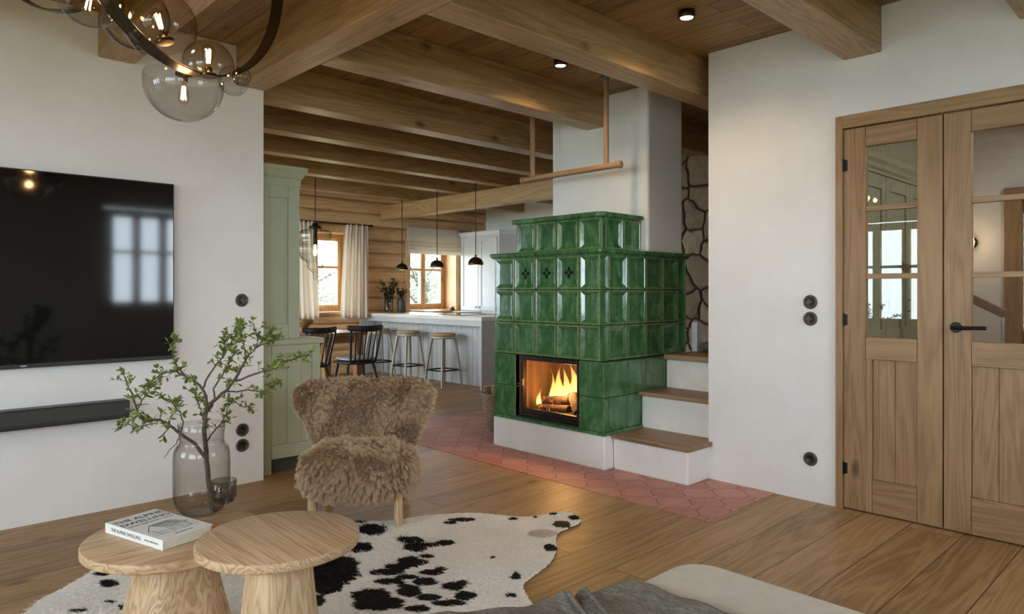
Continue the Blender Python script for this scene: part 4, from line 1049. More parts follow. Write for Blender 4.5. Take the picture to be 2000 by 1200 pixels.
class _W:  # hair is stored relative to its parent, which is rotated with the chair: undo that turn
    pass
fur_parent_fix = []
_hair0 = hair
def hair(name, roots, dirs, lens, mat, parent, **kw):
    o = _hair0(name, roots-0, dirs, lens, mat, parent, **kw)
    return o
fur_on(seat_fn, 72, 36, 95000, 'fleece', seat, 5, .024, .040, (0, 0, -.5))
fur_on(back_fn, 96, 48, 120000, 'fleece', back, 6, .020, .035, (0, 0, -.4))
Rz = Matrix.Rotation(-(fa+PI/2), 4, 'Z')
for o in (seat, back):
    for ch in o.children: ch.rotation_euler = (0, 0, -(fa+PI/2))
# ------------------------------------------------------------------ ottoman and blanket
ot = thing('ottoman', 'low cream upholstered ottoman with rounded corners in front of the cowhide', 'ottoman', (1.0, .68, 0))
def rrect(x0, x1, y0, y1, r, n=10):
    P = []
    for cx_, cy_, a0 in ((x1-r, y1-r, 0), (x0+r, y1-r, PI/2), (x0+r, y0+r, PI), (x1-r, y0+r, 1.5*PI)):
        for k in range(n+1): P.append((cx_+r*math.cos(a0+PI/2*k/n), cy_+r*math.sin(a0+PI/2*k/n)))
    return P
OX0, OX1, OY0, OY1, OZ = .28, 1.805, .22, 1.125, .42
MB().prism(rrect(OX0, OX1, OY0, OY1, .11), 'z', .10, OZ).build('upholstered_body', M['cream'], ot, .028, 5)
for x, y in ((OX0+.12, OY0+.12), (OX1-.12, OY0+.12), (OX0+.12, OY1-.12), (OX1-.12, OY1-.12)):
    MB().tube([(x, y, 0), (x, y, .11)], [.016, .022], 14).build('leg', M['oak_z'], ot)
def blanket():
    t = NT('grey_wool'); o = t.obj(); x, y, z = t.sep(o)
    a = t.noise(t.comb(t.math('MULTIPLY', x, 230.0), t.math('MULTIPLY', y, 40.0), t.math('MULTIPLY', z, 120.0)), 1.0, 3, .6)
    b = t.noise(o, 300, 2); c = t.noise(o, 14, 3)
    g = t.math('ADD', t.math('MULTIPLY', a, .6), t.math('ADD', t.math('MULTIPLY', b, .3), t.math('MULTIPLY', c, .15)))
    t.base(color=t.ramp(g, [(.3, lin((78, 76, 70))), (.52, lin((132, 128, 118))), (.75, lin((192, 187, 173)))]), rough=.95)
    t.bump(t.math('ADD', a, t.math('MULTIPLY', b, .6)), .9, .006); return t.m
bl = thing('throw_blanket', 'grey woven throw blanket spread over the left end of the cream ottoman', 'blanket', (1.1, .7, .43))
g0 = Vector(floor_pt(1112, 1153, .45)[:2]); g1 = Vector(floor_pt(1140, 1200, .45)[:2]); gd_ = (g1-g0).normalized(); gn_ = Vector((-gd_.y, gd_.x))
def sheet(u, v):
    x = .46+u*(1.525-.46); s_ = v*1.22                       # s_ runs from the camera side up over the far edge and down
    edge = 1.085
    hump = .11*max(0, min(1, (1.45-x)/.55))
    hump = hump*hump/.11*.6+hump*.4
    y0 = .30; top = OZ+.012+hump; ly = edge+.022-y0
    wob = .004*math.sin(x*31+s_*9)+.003*math.sin(s_*43-x*12)
    fx = .0
    if s_ < ly: y = y0+s_; z = top
    else:
        q_ = s_-ly; r = .05; a = min(q_/r, PI/2); y = y0+ly+r*math.sin(a); z = top-r*(1-math.cos(a))-max(0, q_-r*PI/2)
        y += .02*math.sin(x*17)*min(1, q_/.1)
    d_ = (Vector((x, y))-g0).dot(gn_); al_ = (Vector((x, y))-g0).dot(gd_)
    gr = -.030*math.exp(-(d_/.012)**2)+.017*math.exp(-((d_-.028)/.016)**2)+.014*math.exp(-((d_+.028)/.016)**2)
    z += gr+wob
    xe = .02*math.sin(s_*6+1.0)*u
    return (x+xe, y, max(z, .05))
o = MB().grid(sheet, 170, 170).build('woven_sheet', blanket(), bl, fix=False)
sm = o.modifiers.new('thickness', 'SOLIDIFY'); sm.thickness = .007; sm.offset = 1
for off in (.026, -.026):                                     # braided hem along the fold
    m = MB()
    for k in range(46):
        p = g0-gd_*.03+gd_*(k*.0065)+gn_*off; u = (p.x-.46)/(1.525-.46); best = None
        hump = .11*max(0, min(1, (1.45-p.x)/.55)); hump = hump*hump/.11*.6+hump*.4
        if p.y > 1.11: continue
        z = OZ+.012+hump+.024
        a_ = gd_*.006+gn_*.006*(1 if k % 2 else -1)
        m.tube([(p.x-a_.x, p.y-a_.y, z), (p.x, p.y, z+.0035), (p.x+a_.x, p.y+a_.y, z)], [.0016, .003, .0016], 6)
    m.build('braided_hem', bpy.data.materials.get('hem_wool') or mottled('hem_wool', (136, 133, 124), (104, 101, 94), 80, .95), bl)
# ------------------------------------------------------------------ green dresser behind the television wall
hu = thing('green_dresser', 'tall sage green dresser standing behind the end of the television wall', 'dresser', (2.05, 5.0, 0))
Y0 = 4.385; HB = 5.75
MB().box(1.755, 2.355, Y0, HB, .10, .845).build('base_cabinet', M['sage'], hu, .003)
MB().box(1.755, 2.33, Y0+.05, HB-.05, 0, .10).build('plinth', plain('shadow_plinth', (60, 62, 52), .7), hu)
MB().box(1.94, 2.012, Y0-.004, Y0+.02, 0, .89).build('foot_filler', M['sage'], hu, .002)
MB().box(1.755, 2.385, Y0-.022, HB+.02, .845, .885).build('worktop', M['sage'], hu, .008, 3)
m = MB()
for a, b in ((2.012, 2.12), (2.12, 2.222), (2.222, 2.30)): m.box(a+.0012, b-.0012, Y0-.004, Y0+.004, .19, .79)
m.build('side_boards', M['sage'], hu, .003)
m = MB(); m.box(2.012, 2.355, Y0-.015, Y0+.004, .10, .19); m.box(2.012, 2.355, Y0-.015, Y0+.004, .79, .845); m.box(2.30, 2.355, Y0-.015, Y0+.004, .19, .79); m.build('side_frame', M['sage'], hu, .003)
MB().box(1.755, 2.195, Y0, HB, .885, 1.95).build('upper_cabinet', M['sage'], hu, .003)
m = MB(); m.box(1.95, 1.992, Y0-.015, Y0+.004, .885, 1.90); m.box(2.125, 2.205, Y0-.015, Y0+.004, .885, 1.90); m.box(1.992, 2.125, Y0-.015, Y0+.004, .885, .985); m.box(1.992, 2.125, Y0-.015, Y0+.004, 1.82, 1.90)
m.build('upper_side_frame', M['sage'], hu, .004)
cp = [(0, 0), (.012, 0), (.016, .012), (.016, .055), (.024, .062), (.034, .078), (.046, .104), (.052, .112), (.052, .134), (0, .134)]
m = MB(); z0 = 1.895
pr_ = [(p[0], p[1]) for p in cp]
# mitred cornice round the side and the front
vs = []
for k, (o_, z_) in enumerate(pr_): vs.append((1.755, Y0-o_, z0+z_))
for k, (o_, z_) in enumerate(pr_): vs.append((2.195+o_, Y0-o_, z0+z_))
for k, (o_, z_) in enumerate(pr_): vs.append((2.195+o_, HB, z0+z_))
n_ = len(pr_); fs = []
for s_ in range(2):
    for k in range(n_): fs.append((s_*n_+k, s_*n_+(k+1) % n_, (s_+1)*n_+(k+1) % n_, (s_+1)*n_+k))
fs.append(tuple(range(n_))); fs.append(tuple(range(2*n_, 3*n_))); m.add(vs, fs); m.build('cornice', M['sage'], hu)
for a, b, z0_, z1_, xf_ in ((4.40, 5.06, .12, .83, 2.355), (5.07, 5.73, .12, .83, 2.355), (4.40, 5.06, .905, 1.88, 2.195), (5.07, 5.73, .905, 1.88, 2.195)):
    m = MB(); m.box(xf_, xf_+.018, a, a+.07, z0_, z1_); m.box(xf_, xf_+.018, b-.07, b, z0_, z1_); m.box(xf_, xf_+.018, a+.07, b-.07, z0_, z0_+.07); m.box(xf_, xf_+.018, a+.07, b-.07, z1_-.07, z1_); m.box(xf_, xf_+.008, a+.07, b-.07, z0_+.07, z1_-.07)
    d_ = m.build('door', M['sage'], hu, .003); MB().lathe([(0, 0), (.008, 0), (.007, .012), (.014, .018), (.013, .028), (0, .03)], n=16, cap=(False, False)).xf(Matrix.Translation((xf_+.018, b-.035, (z0_+z1_)/2)) @ Matrix.Rotation(PI/2, 4, 'Y')).build('knob', M['bronze'], d_)
# ------------------------------------------------------------------ dining table, chairs, lamp
dt = thing('dining_table', 'brown wooden dining table by the log wall window', 'table', (3.5, 7.17, 0))
MB().box(2.80, 4.22, 6.75, 7.60, .715, .752).build('tabletop', M['table_dark'], dt, .006, 3)
m = MB(); m.box(2.90, 4.12, 6.84, 6.862, .63, .715); m.box(2.90, 4.12, 7.488, 7.51, .63, .715); m.box(2.90, 2.922, 6.862, 7.488, .63, .715); m.box(4.098, 4.12, 6.862, 7.488, .63, .715); m.build('apron', M['table_dark'], dt, .003)
for x in (2.86, 4.14):
    for y in (6.82, 7.53): MB().box(x-.042, x+.042, y-.042, y+.042, 0, .715).build('leg', bpy.data.materials.get('dining_leg_wood') or wood('dining_leg_wood', (84, 54, 30), (136, 94, 58), (166, 124, 84), 'Z', 1, .4), dt, .006)
tr = thing('fruit_bowl', 'small wooden footed bowl on the dining table near the green dresser', 'bowl', (3.72, 7.28, .752))
MB().lathe([(0, .0), (.05, .0), (.045, .012), (.03, .03), (.06, .06), (.105, .10), (.112, .135), (.104, .135), (.09, .095), (0, .06)], (3.72, 7.28, .752), 36, cap=(False, False)).build('bowl_body', M['table_dark'], tr)
def dining_chair(label, loc, rz, cush):
    """front is +y; back rest at -y"""
    t0 = thing('spindle_chair', label, 'chair', loc, rz, 'black spindle back dining chairs')
    B = lambda m, n, mt, p=t0, bv=0: m.build(n, mt, p, bevel=bv, world=False)
    bwd = M['black_wood']
    sh = lambda a: (.205*abs(math.cos(a))**.75*math.copysign(1, math.cos(a))*(1.0+.06*math.sin(a)), .215*abs(math.sin(a))**.75*math.copysign(1, math.sin(a)))
    P = [sh(2*PI*k/40) for k in range(40)]
    B(MB().prism(P, 'z', .440, .470), 'seat', bwd, t0, .010)
    if cush: B(MB().grid(lambda u, v: tuple((lambda s_, b: (s_[0]*.93*abs(math.cos(b))**.4, s_[1]*.93*abs(math.cos(b))**.4, .490+.019*math.sin(b)))(sh(2*PI*u), -PI/2+PI*v)), 40, 12), 'seat_cushion', M['grey_cloth'])
    for sx in (-1, 1):
        for sy in (-1, 1):
            B(MB().tube([(sx*.205, sy*.205, 0), (sx*.185, sy*.18, .16), (sx*.14, sy*.13, .445)], [.013, .017, .015], 12), 'leg', bwd)
        B(MB().tube([(sx*.187, -.183, .17), (sx*.187, 0, .172), (sx*.187, .183, .17)], [.009, .012, .009], 10), 'stretcher', bwd)
    B(MB().tube([(-.187, .0, .172), (.187, .0, .172)], .009, 10), 'stretcher', bwd)
    # back: two outer posts, five spindles, curved top rail
    cv = lambda x: -.185-.03*(1-(x/.225)**2)
    for i in range(7):
        q = -1+2*i/6; x0 = q*.138; x1 = q*.168; r = .012 if i in (0, 6) else .0075
        B(MB().tube([(x0, cv(x0)+.02, .455), ((x0+x1)/2, cv(x0)-.02, .63), (x1, cv(x1)-.07, .80)], [r*1.1, r, r*.9], 10), 'spindle', bwd)
    m = MB()
    N_ = 24; vs = []
    for k in range(N_+1):
        q = -1+2*k/N_; x = q*.205; y = cv(x*.9)-.073+.035*abs(q)**3; h = .046-.014*(1-abs(q)**2)*0; lift = .012*abs(q)**2
        zt = .845+lift; zb_ = .785+lift*.6+(.018*max(0, abs(q)-.8)/.2)
        if k in (0, N_): zt -= .018; zb_ += .012
        vs += [(x, y-.011, zb_), (x, y+.011, zb_), (x, y+.009, zt), (x, y-.009, zt)]
    fs = [(k*4+j, k*4+(j+1) % 4, (k+1)*4+(j+1) % 4, (k+1)*4+j) for k in range(N_) for j in range(4)]+[(0, 1, 2, 3), (N_*4+3, N_*4+2, N_*4+1, N_*4)]
    m.add(vs, fs, True); o = B(m, 'top_rail', bwd, t0, .006)
    return t0
dining_chair('black spindle back dining chair with a grey seat cushion at the table corner', (3.94, 6.54, 0), math.radians(-7), True)
dining_chair('black spindle back dining chair half hidden behind the green dresser', (3.36, 6.53, 0), math.radians(6), False)
pl_ = thing('glass_pendant_lamp', 'clear blown glass pendant lamp hanging over the dining table', 'lamp', (3.8, 7.165, BZ))
gk = 7.8/FPX; zt = 1.2+128*gk
pr = [(442, 12), (449, 13), (450.5, 26), (455, 31), (461, 32), (469, 30), (477, 28.5), (480, 35), (484, 38.5), (491, 39.5), (495, 33), (499, 29.5), (507, 26), (511, 18), (516, 14.5), (522, 15.5), (527, 12), (532, 6), (538, 3.5), (545, 3.0), (548, .5)]
PZ = lambda p: 1.2+(570-p)*gk
MB().lathe([(r*gk, PZ(y)) for y, r in pr], (3.8, 7.165, 0), 56, cap=(False, False)).build('glass_shade', M['clear'], pl_)
m = MB().lathe([(0, PZ(436)), (5*gk, PZ(436.5)), (6*gk, PZ(440)), (11*gk, PZ(443)), (12*gk, PZ(446)), (4.5*gk, PZ(447)), (4*gk, PZ(449)), (4*gk, PZ(478)), (0, PZ(478.5))], (3.8, 7.165, 0), 28, cap=(False, False)); m.build('lamp_holder', M['black_metal'], pl_)
MB().tube([(3.8, 7.165, PZ(436)), (3.8, 7.165, BZ+.24)], .0055, 8).build('cord', M['black_metal'], pl_)
MB().lathe([(0, .0), (.042, 0), (.042, -.02), (0, -.022)], (3.8, 7.165, CZ-.002), 28, cap=(False, False)).build('ceiling_rose', M['black_metal'], pl_)
MB().lathe([(0, PZ(500)), (2.2*gk, PZ(499)), (3.4*gk, PZ(494)), (3.2*gk, PZ(489)), (2.0*gk, PZ(482)), (1.8*gk, PZ(478))], (3.8, 7.165, 0), 20, cap=(False, False)).build('bulb', M['bulb_warm'], pl_)
point('pendant_glow', (3.8, 7.165, PZ(497)), 5, r=.03)
# ------------------------------------------------------------------ curtains, blind
rd = thing('curtain_rod', 'thin black curtain rod above the window of the log wall', 'curtain rod', (4.88, 8.80, 2.16))
MB().tube([(4.05, 8.79, 2.163), (5.56, 8.79, 2.163)], .010, 12).build('rod', M['black_metal'], rd)
for x in (4.05, 5.56): MB().lathe([(0, -.022), (.014, -.016), (.018, 0), (.014, .016), (0, .022)], n=16, cap=(False, False)).xf(Matrix.Translation((x, 8.79, 2.163)) @ Matrix.Rotation(PI/2, 4, 'Y')).build('finial', M['black_metal'], rd)
for x in (4.30, 5.42): MB().tube([(x, 8.79, 2.163), (x, 8.91, 2.163)], .007, 8).build('bracket', M['black_metal'], rd)
def curtain(label, xa, xb, xat, xbt, ph):
    def fn(u, v):
        q = v; z = 2.165-(2.165-.82)*v
        a = xat+(xa-xat)*min(1, q*1.15)**.8; b = xbt+(xb-xbt)*min(1, q*1.15)**.8
        x = a+(b-a)*u; amp = .026*(.55+.45*q)
        y = 8.79+amp*math.sin(u*2*PI*7.5+ph)+.010*math.sin(u*23+q*3+ph)-.018*q
        return (x, y, z+.006*math.sin(u*40)*q)
    o = MB().grid(fn, 150, 30).build('curtain', M['linen'], fix=False); sm = o.modifiers.new('thickness', 'SOLIDIFY'); sm.thickness = .004
    tag(o, label, 'curtain', 'linen curtains of the log wall window'); return o
curtain('pale linen curtain hanging at the right side of the log wall window', 5.05, 5.50, 5.14, 5.49, .4)
curtain('pale linen curtain at the left side of the log wall window beside the dresser', 4.14, 4.70, 4.16, 4.62, 1.9)
def blind():
    m = MB(); zs = [(2.215, 8.865), (2.0, 8.855), (1.985, 8.85), (1.955, 8.815), (1.94, 8.85), (1.925, 8.852), (1.905, 8.805), (1.885, 8.85), (1.872, 8.852), (1.85, 8.80), (1.825, 8.805), (1.80, 8.835)]
    def fn(u, v):
        f = v*(len(zs)-1); i = min(int(f), len(zs)-2); t_ = f-i; z = zs[i][0]*(1-t_)+zs[i+1][0]*t_; y = zs[i][1]*(1-t_)+zs[i+1][1]*t_
        return (6.24+u*1.05, y+.004*math.sin(u*9+v*7), z-.012*math.sin(u*PI)*v)
    o = m.grid(fn, 40, 66).build('roman_blind', M['linen'], fix=False); s_ = o.modifiers.new('thickness', 'SOLIDIFY'); s_.thickness = .006
    tag(o, 'pale linen roman blind half raised over the kitchen window', 'blind')
blind()
# ------------------------------------------------------------------ breakfast bar
bar = thing('breakfast_bar', 'pale grey panelled breakfast bar with a light worktop', 'bar counter', (5.9, 7.6, 0))
m = MB(); n_ = 24
for i in range(n_):
    a = 6.36+(8.88-6.36)/n_*i; m.box(5.78, 5.798, a+.0018, a+(8.88-6.36)/n_-.0018, .0, .82)
m.build('panelling', M['grey_paint'], bar, .004)
MB().box(5.798, 6.20, 6.365, 8.88, 0, .84).build('carcass', plain('bar_core', (120, 122, 122), .7), bar)
MB().box(5.55, 6.22, 6.335, 6.365, 0, .84).build('end_panel', M['grey_paint'], bar, .003)
m = MB()
for i in range(4): m.box(5.415+.0912*i, 5.415+.0912*(i+1)-.0036, 8.866, 8.885, 0, .80)
m.build('filler_panel', M['grey_paint'], bar, .004)
MB().box(5.552, 5.575, 6.365, 8.88, .775, .84).build('rail_board', M['grey_paint'], bar, .003)
MB().box(5.54, 6.28, 6.325, 8.885, .84, .89).build('worktop', M['counter'], bar, .005, 3)
# kitchen run under the cupboard
kb = thing('kitchen_base_units', 'pale base cupboards with a worktop along the kitchen wall', 'cupboard', (7.6, 7.6, 0))
MB().box(7.28, 7.895, 6.1, 8.885, .1, .85).build('carcass', M['white_paint'], kb, .003)
MB().box(7.26, 7.895, 6.1, 8.885, .85, .885).build('worktop', M['counter'], kb, .004)
kr = thing('window_base_units', 'pale base cupboards with a worktop below the kitchen window', 'cupboard', (6.77, 8.5, 0))
MB().box(6.285, 7.255, 8.3, 8.885, .1, .85).build('carcass', M['white_paint'], kr, .003)
MB().box(6.285, 7.258, 8.28, 8.887, .85, .885).build('worktop', M['counter'], kr, .004)
cu = thing('kitchen_cupboard', 'tall pale grey kitchen cupboard with two panelled doors beside the kitchen window', 'cupboard', (7.6, 8.38, .885))
XF, YA, YB = 7.30, 8.86, 7.92
MB().box(XF, 7.895, YB, YA, .887, 2.09).build('carcass', M['white_paint'], cu, .003)
cp2 = [(0, 0), (.010, 0), (.012, .02), (.022, .034), (.034, .056), (.036, .075), (0, .075)]
vs = [(XF-o_, YA, 2.085+z_) for o_, z_ in cp2]+[(XF-o_, YB-o_, 2.085+z_) for o_, z_ in cp2]+[(7.895, YB-o_, 2.085+z_) for o_, z_ in cp2]
n_ = len(cp2); fs = [(s_*n_+k, s_*n_+(k+1) % n_, (s_+1)*n_+(k+1) % n_, (s_+1)*n_+k) for s_ in range(2) for k in range(n_)]+[tuple(range(n_)), tuple(range(2*n_, 3*n_))]
MB().add(vs, fs).build('cornice', M['white_paint'], cu)
MB().box(XF+.01, 7.895, YB, YA, 2.09, 2.155).build('top_board', M['white_paint'], cu)
for a, b, kn in ((YA-.035, 8.395, 8.43), (8.388, YB+.035, 8.35)):
    x = XF; m = MB(); a_, b_ = max(a, b), min(a, b); z0_, z1_ = .90, 2.06; w_ = .065
    m.box(x-.02, x, a_-w_, a_, z0_, z1_); m.box(x-.02, x, b_, b_+w_, z0_, z1_); m.box(x-.02, x, b_+w_, a_-w_, z0_, z0_+w_); m.box(x-.02, x, b_+w_, a_-w_, z1_-w_, z1_); m.box(x-.010, x, b_+w_, a_-w_, z0_+w_, z1_-w_)
    d_ = m.build('door', M['white_paint'], cu, .004)
    MB().lathe([(0, 0), (.008, 0), (.008, .012), (.016, .018), (.014, .028), (0, .03)], n=18, cap=(False, False)).xf(Matrix.Translation((x-.02, kn, .955)) @ Matrix.Rotation(-PI/2, 4, 'Y')).build('knob', M['steel'], d_)
hob = MB().box(5.80, 6.22, 7.0, 7.62, .891, .897).build('hob', plain('hob_glass', (20, 20, 22), .1), bevel=.002); tag(hob, 'flat black glass hob set in the worktop of the breakfast bar', 'hob')
cbd = MB().box(6.35, 6.72, 8.33, 8.78, .887, .91).build('chopping_board', M['oak_top_x'], bevel=.004); tag(cbd, 'brown chopping board lying on the worktop under the kitchen window', 'board')
jr = thing('spice_jar', 'small dark lidded jar on the worktop at the kitchen window', 'jar', (7.08, 8.80, .887))
MB().lathe([(0, 0), (.035, 0), (.038, .008), (.038, .05), (.030, .06), (0, .062)], (7.08, 8.80, .887), 24, cap=(False, False)).build('jar_body', plain('jar_dark', (54, 46, 40), .3), jr)
MB().lathe([(0, .062), (.032, .062), (.032, .075), (0, .078)], (7.08, 8.80, .887), 24, cap=(False, False)).build('lid', M['steel'], jr)
# stools
def stool(label, loc, rz):
    t0 = thing('bar_stool', label, 'stool', loc, rz, 'bar stools at the breakfast bar'); B = lambda m, n, mt: m.build(n, mt, t0, world=False)
    B(MB().lathe([(0, .600), (.150, .600), (.156, .606), (.156, .634), (.150, .638), (0, .638)], n=40, cap=(False, False)), 'seat', M['taupe_metal'])
    B(MB().lathe([(0, .638), (.148, .638), (.160, .646), (.161, .656), (.150, .668), (.10, .675), (0, .677)], n=40, cap=(False, False)), 'seat_cushion', M['tan_leather'])
    for sx in (-1, 1):
        for sy in (-1, 1):
            B(MB().tube([(sx*.168, sy*.168, .0), (sx*.14, sy*.14, .30), (sx*.102, sy*.102, .605)], [.015, .018, .021], 14), 'leg', M['taupe_metal'])
    m = MB(); q = .150; z = .205
    for a, b in (((-q, -q), (q, -q)), ((q, -q), (q, q)), ((q, q), (-q, q)), ((-q, q), (-q, -q))):
        d = Vector((b[0]-a[0], b[1]-a[1], 0)).normalized(); n = Vector((-d.y, d.x, 0)); c = Vector(((a[0]+b[0])/2, (a[1]+b[1])/2, z)); m.obox(c, d*(q+.008), n*.010, (0, 0, .008))
    B(m, 'foot_rail', M['black_metal'])
    return t0
s0 = stool('bar stool with tan cushion nearest the green stove', (5.50, 7.02, 0), .06)
dup(s0, (5.50, 7.785, 0), .02, 'bar stool with tan cushion in the middle of the breakfast bar', 'bar stools at the breakfast bar')
dup(s0, (5.50, 8.50, 0), -.04, 'bar stool with tan cushion nearest the log wall behind the black chair', 'bar stools at the breakfast bar')
# pendants over the bar
def dome(label, loc):
    x, y, z = loc; t0 = thing('dome_pendant_lamp', label, 'lamp', loc, 0, 'dome pendants over the bar'); B = lambda m, n, mt: m.build(n, mt, t0, world=False)
    R_ = .092; pr = [(R_*math.cos(a), .090*math.sin(a)) for a in [PI/2*k/12 for k in range(13)]]
    B(MB().lathe([(r, z_) for r, z_ in pr]+[(max(0, r-.003), z_-.003) for r, z_ in pr[::-1]], n=40, cap=(False, False)), 'shade', M['bronze'])
    B(MB().tube([(0, 0, .085), (0, 0, .112), (0, 0, .118)], [.012, .012, .006], 14), 'lamp_holder', M['bronze'])
    B(MB().tube([(0, 0, .115), (0, 0, BZ-z+.001)], .0048, 8), 'cord', M['black_metal'])
    B(MB().lathe([(0, .055), (.014, .052), (.028, .03), (.03, .018), (.02, .006), (0, .0)], n=20, cap=(False, False)), 'bulb', M['spot_emit'])
    point('pendant_glow', (x, y, z-.02), 2.2, r=.03); return t0
dome('dark dome pendant lamp over the bar nearest the log wall', (5.62, 8.10, 1.507))
dome('dark dome pendant lamp hanging in the middle of the breakfast bar', (5.44, 7.07, 1.512))
dome('dark dome pendant lamp over the bar nearest the green stove', (5.34, 6.20, 1.517))
# vases with greenery on the bar
gv_ = thing('ribbed_glass_vase', 'clear ribbed glass vase of dark foliage on the bar', 'vase', (5.80, 8.70, .892))
MB().lathe([(0, .004), (.062, .004), (.064, .01), (.066, .24), (.062, .24), (.058, .012), (0, .012)], (5.80, 8.70, .892), 60, cap=(False, False), sq=lambda a: 1+.03*math.cos(a*18)).build('vase_body', M['clear'], gv_)
dv = thing('dark_stoneware_vase', 'dark stoneware vase next to the ribbed glass vase on the bar', 'vase', (5.97, 8.62, .892))
MB().lathe([(0, .0), (.058, .0), (.066, .012), (.066, .16), (.058, .19), (.044, .205), (.044, .215), (.038, .215), (.038, .19), (0, .18)], (5.97, 8.62, .892), 40, cap=(False, False)).build('vase_body', plain('stoneware', (62, 54, 48), .5), dv)
def bouquet(name, label, c, n, h, spread, seed, mats):
    r_ = random.Random(seed); t0 = thing(name, label, 'foliage', c); st_ = MB(); lf = MB()
    for i in range(n):
        a = r_.uniform(0, 2*PI); s_ = spread*r_.uniform(.25, 1)**.7; hh = h*r_.uniform(.65, 1)
        P = [Vector((c[0]+.012*math.cos(a), c[1]+.012*math.sin(a), c[2])), Vector((c[0]+s_*.35*math.cos(a), c[1]+s_*.35*math.sin(a), c[2]+hh*.62)), Vector((c[0]+s_*math.cos(a), c[1]+s_*math.sin(a), c[2]+hh))]
        st_.tube(P, [.003, .002, .0012], 5)
        for k in range(11):
            f = .35+.65*k/10; p = P[0].lerp(P[1], f*2) if f < .5 else P[1].lerp(P[2], f*2-1); d = Vector((r_.gauss(0, 1), r_.gauss(0, 1), r_.gauss(.3, .7))).normalized()
            L = r_.uniform(.04, .085); w = L*.28; s2 = d.cross(Vector((0, 0, 1))).normalized() if abs(d.z) < .95 else Vector((1, 0, 0))
            lf.add([p, p+d*L*.45+s2*w, p+d*L+Vector((0, 0, -.012)), p+d*L*.45-s2*w], [(0, 1, 2, 3)])
    st_.build('stems', bpy.data.materials['twig_bark'], t0); lf.build('leaves', mats, t0, fix=False)
dkl = leaf_mat('dark_foliage_leaf', (30, 38, 26), (48, 58, 40), (66, 74, 52))
bouquet('green_foliage', 'bushy dark green foliage standing in the ribbed glass vase', (5.80, 8.70, .93), 20, .46, .17, 4, dkl)
bouquet('dried_sprigs', 'short dark sprigs standing in the stoneware vase', (5.97, 8.62, 1.075), 9, .17, .08, 8, leaf_mat('brown_sprig_leaf', (50, 44, 34), (70, 62, 46), (90, 78, 58)))
# ------------------------------------------------------------------ chandelier
kc = 1.0
cc = Vector((.884*kc, 2.613*kc, HC+1.305*kc)); RR = .511*kc; nv = Vector((-.4615, .887, -.0)).normalized()
uv_ = nv.cross(Vector((0, 0, 1))).normalized(); vv_ = Vector((0, 0, 1))
ch = thing('globe_chandelier', 'bronze half hoop chandelier with smoked glass globes hanging above the coffee tables', 'chandelier', tuple(cc))
def hoop(m, c, R_, u, v, n, w, t_, a0=0, a1=2*PI, N_=120):
    vs = []; closed = abs(a1-a0-2*PI) < 1e-6
    cnt = N_ if closed else N_+1
    for k in range(cnt):
        a = a0+(a1-a0)*k/N_; d = u*math.cos(a)+v*math.sin(a)
        for r, s_ in ((R_-t_/2, -w/2), (R_+t_/2, -w/2), (R_+t_/2, w/2), (R_-t_/2, w/2)): vs.append(c+d*r+n*s_)
    fs = [(k*4+j, k*4+(j+1) % 4, ((k+1) % cnt)*4+(j+1) % 4, ((k+1) % cnt)*4+j) for k in range(N_) for j in range(4)]
    if not closed: fs += [(0, 1, 2, 3), (N_*4+3, N_*4+2, N_*4+1, N_*4)]
    m.add(vs, fs, False)
BW = .056
m = MB(); hoop(m, cc, RR, uv_, vv_, nv, BW, .007, PI+.075, 2*PI-.075); m.build('half_hoop', M['bronze'], ch, .0015)
zb_ = cc.z-RR*math.sin(.075)
MB().obox((cc.x, cc.y, zb_), uv_*(RR+.004), nv*(BW/2), (0, 0, .006)).build('crossbar', M['bronze'], ch, .001)
sp_ = cc+uv_*((1.08-cc.x)/uv_.x); MB().tube([(sp_.x, sp_.y, zb_), (sp_.x, sp_.y, BZ)], .018, 16).build('stem', M['bronze'], ch)
n2 = Vector((.80, .58, .12)).normalized(); u2 = n2.cross(Vector((0, 0, 1))).normalized(); v2 = n2.cross(u2)
c2 = at_depth(112, -115, 2.25); c2.z = 2.375
m = MB(); hoop(m, c2, .258, u2, v2, n2, .036, .007); m.build('hoop', M['bronze'], ch, .0015)
q_ = at_depth(234, 30, 2.35); MB().tube([(q_.x, q_.y, zb_), tuple(q_)], .022, 20).build('drop_tube', M['bronze'], ch)
MB().tube([(q_.x, q_.y, zb_-.012), tuple(cc-uv_*RR*.55+Vector((0, 0, zb_-cc.z)))], .009, 12).build('arm', M['bronze'], ch)
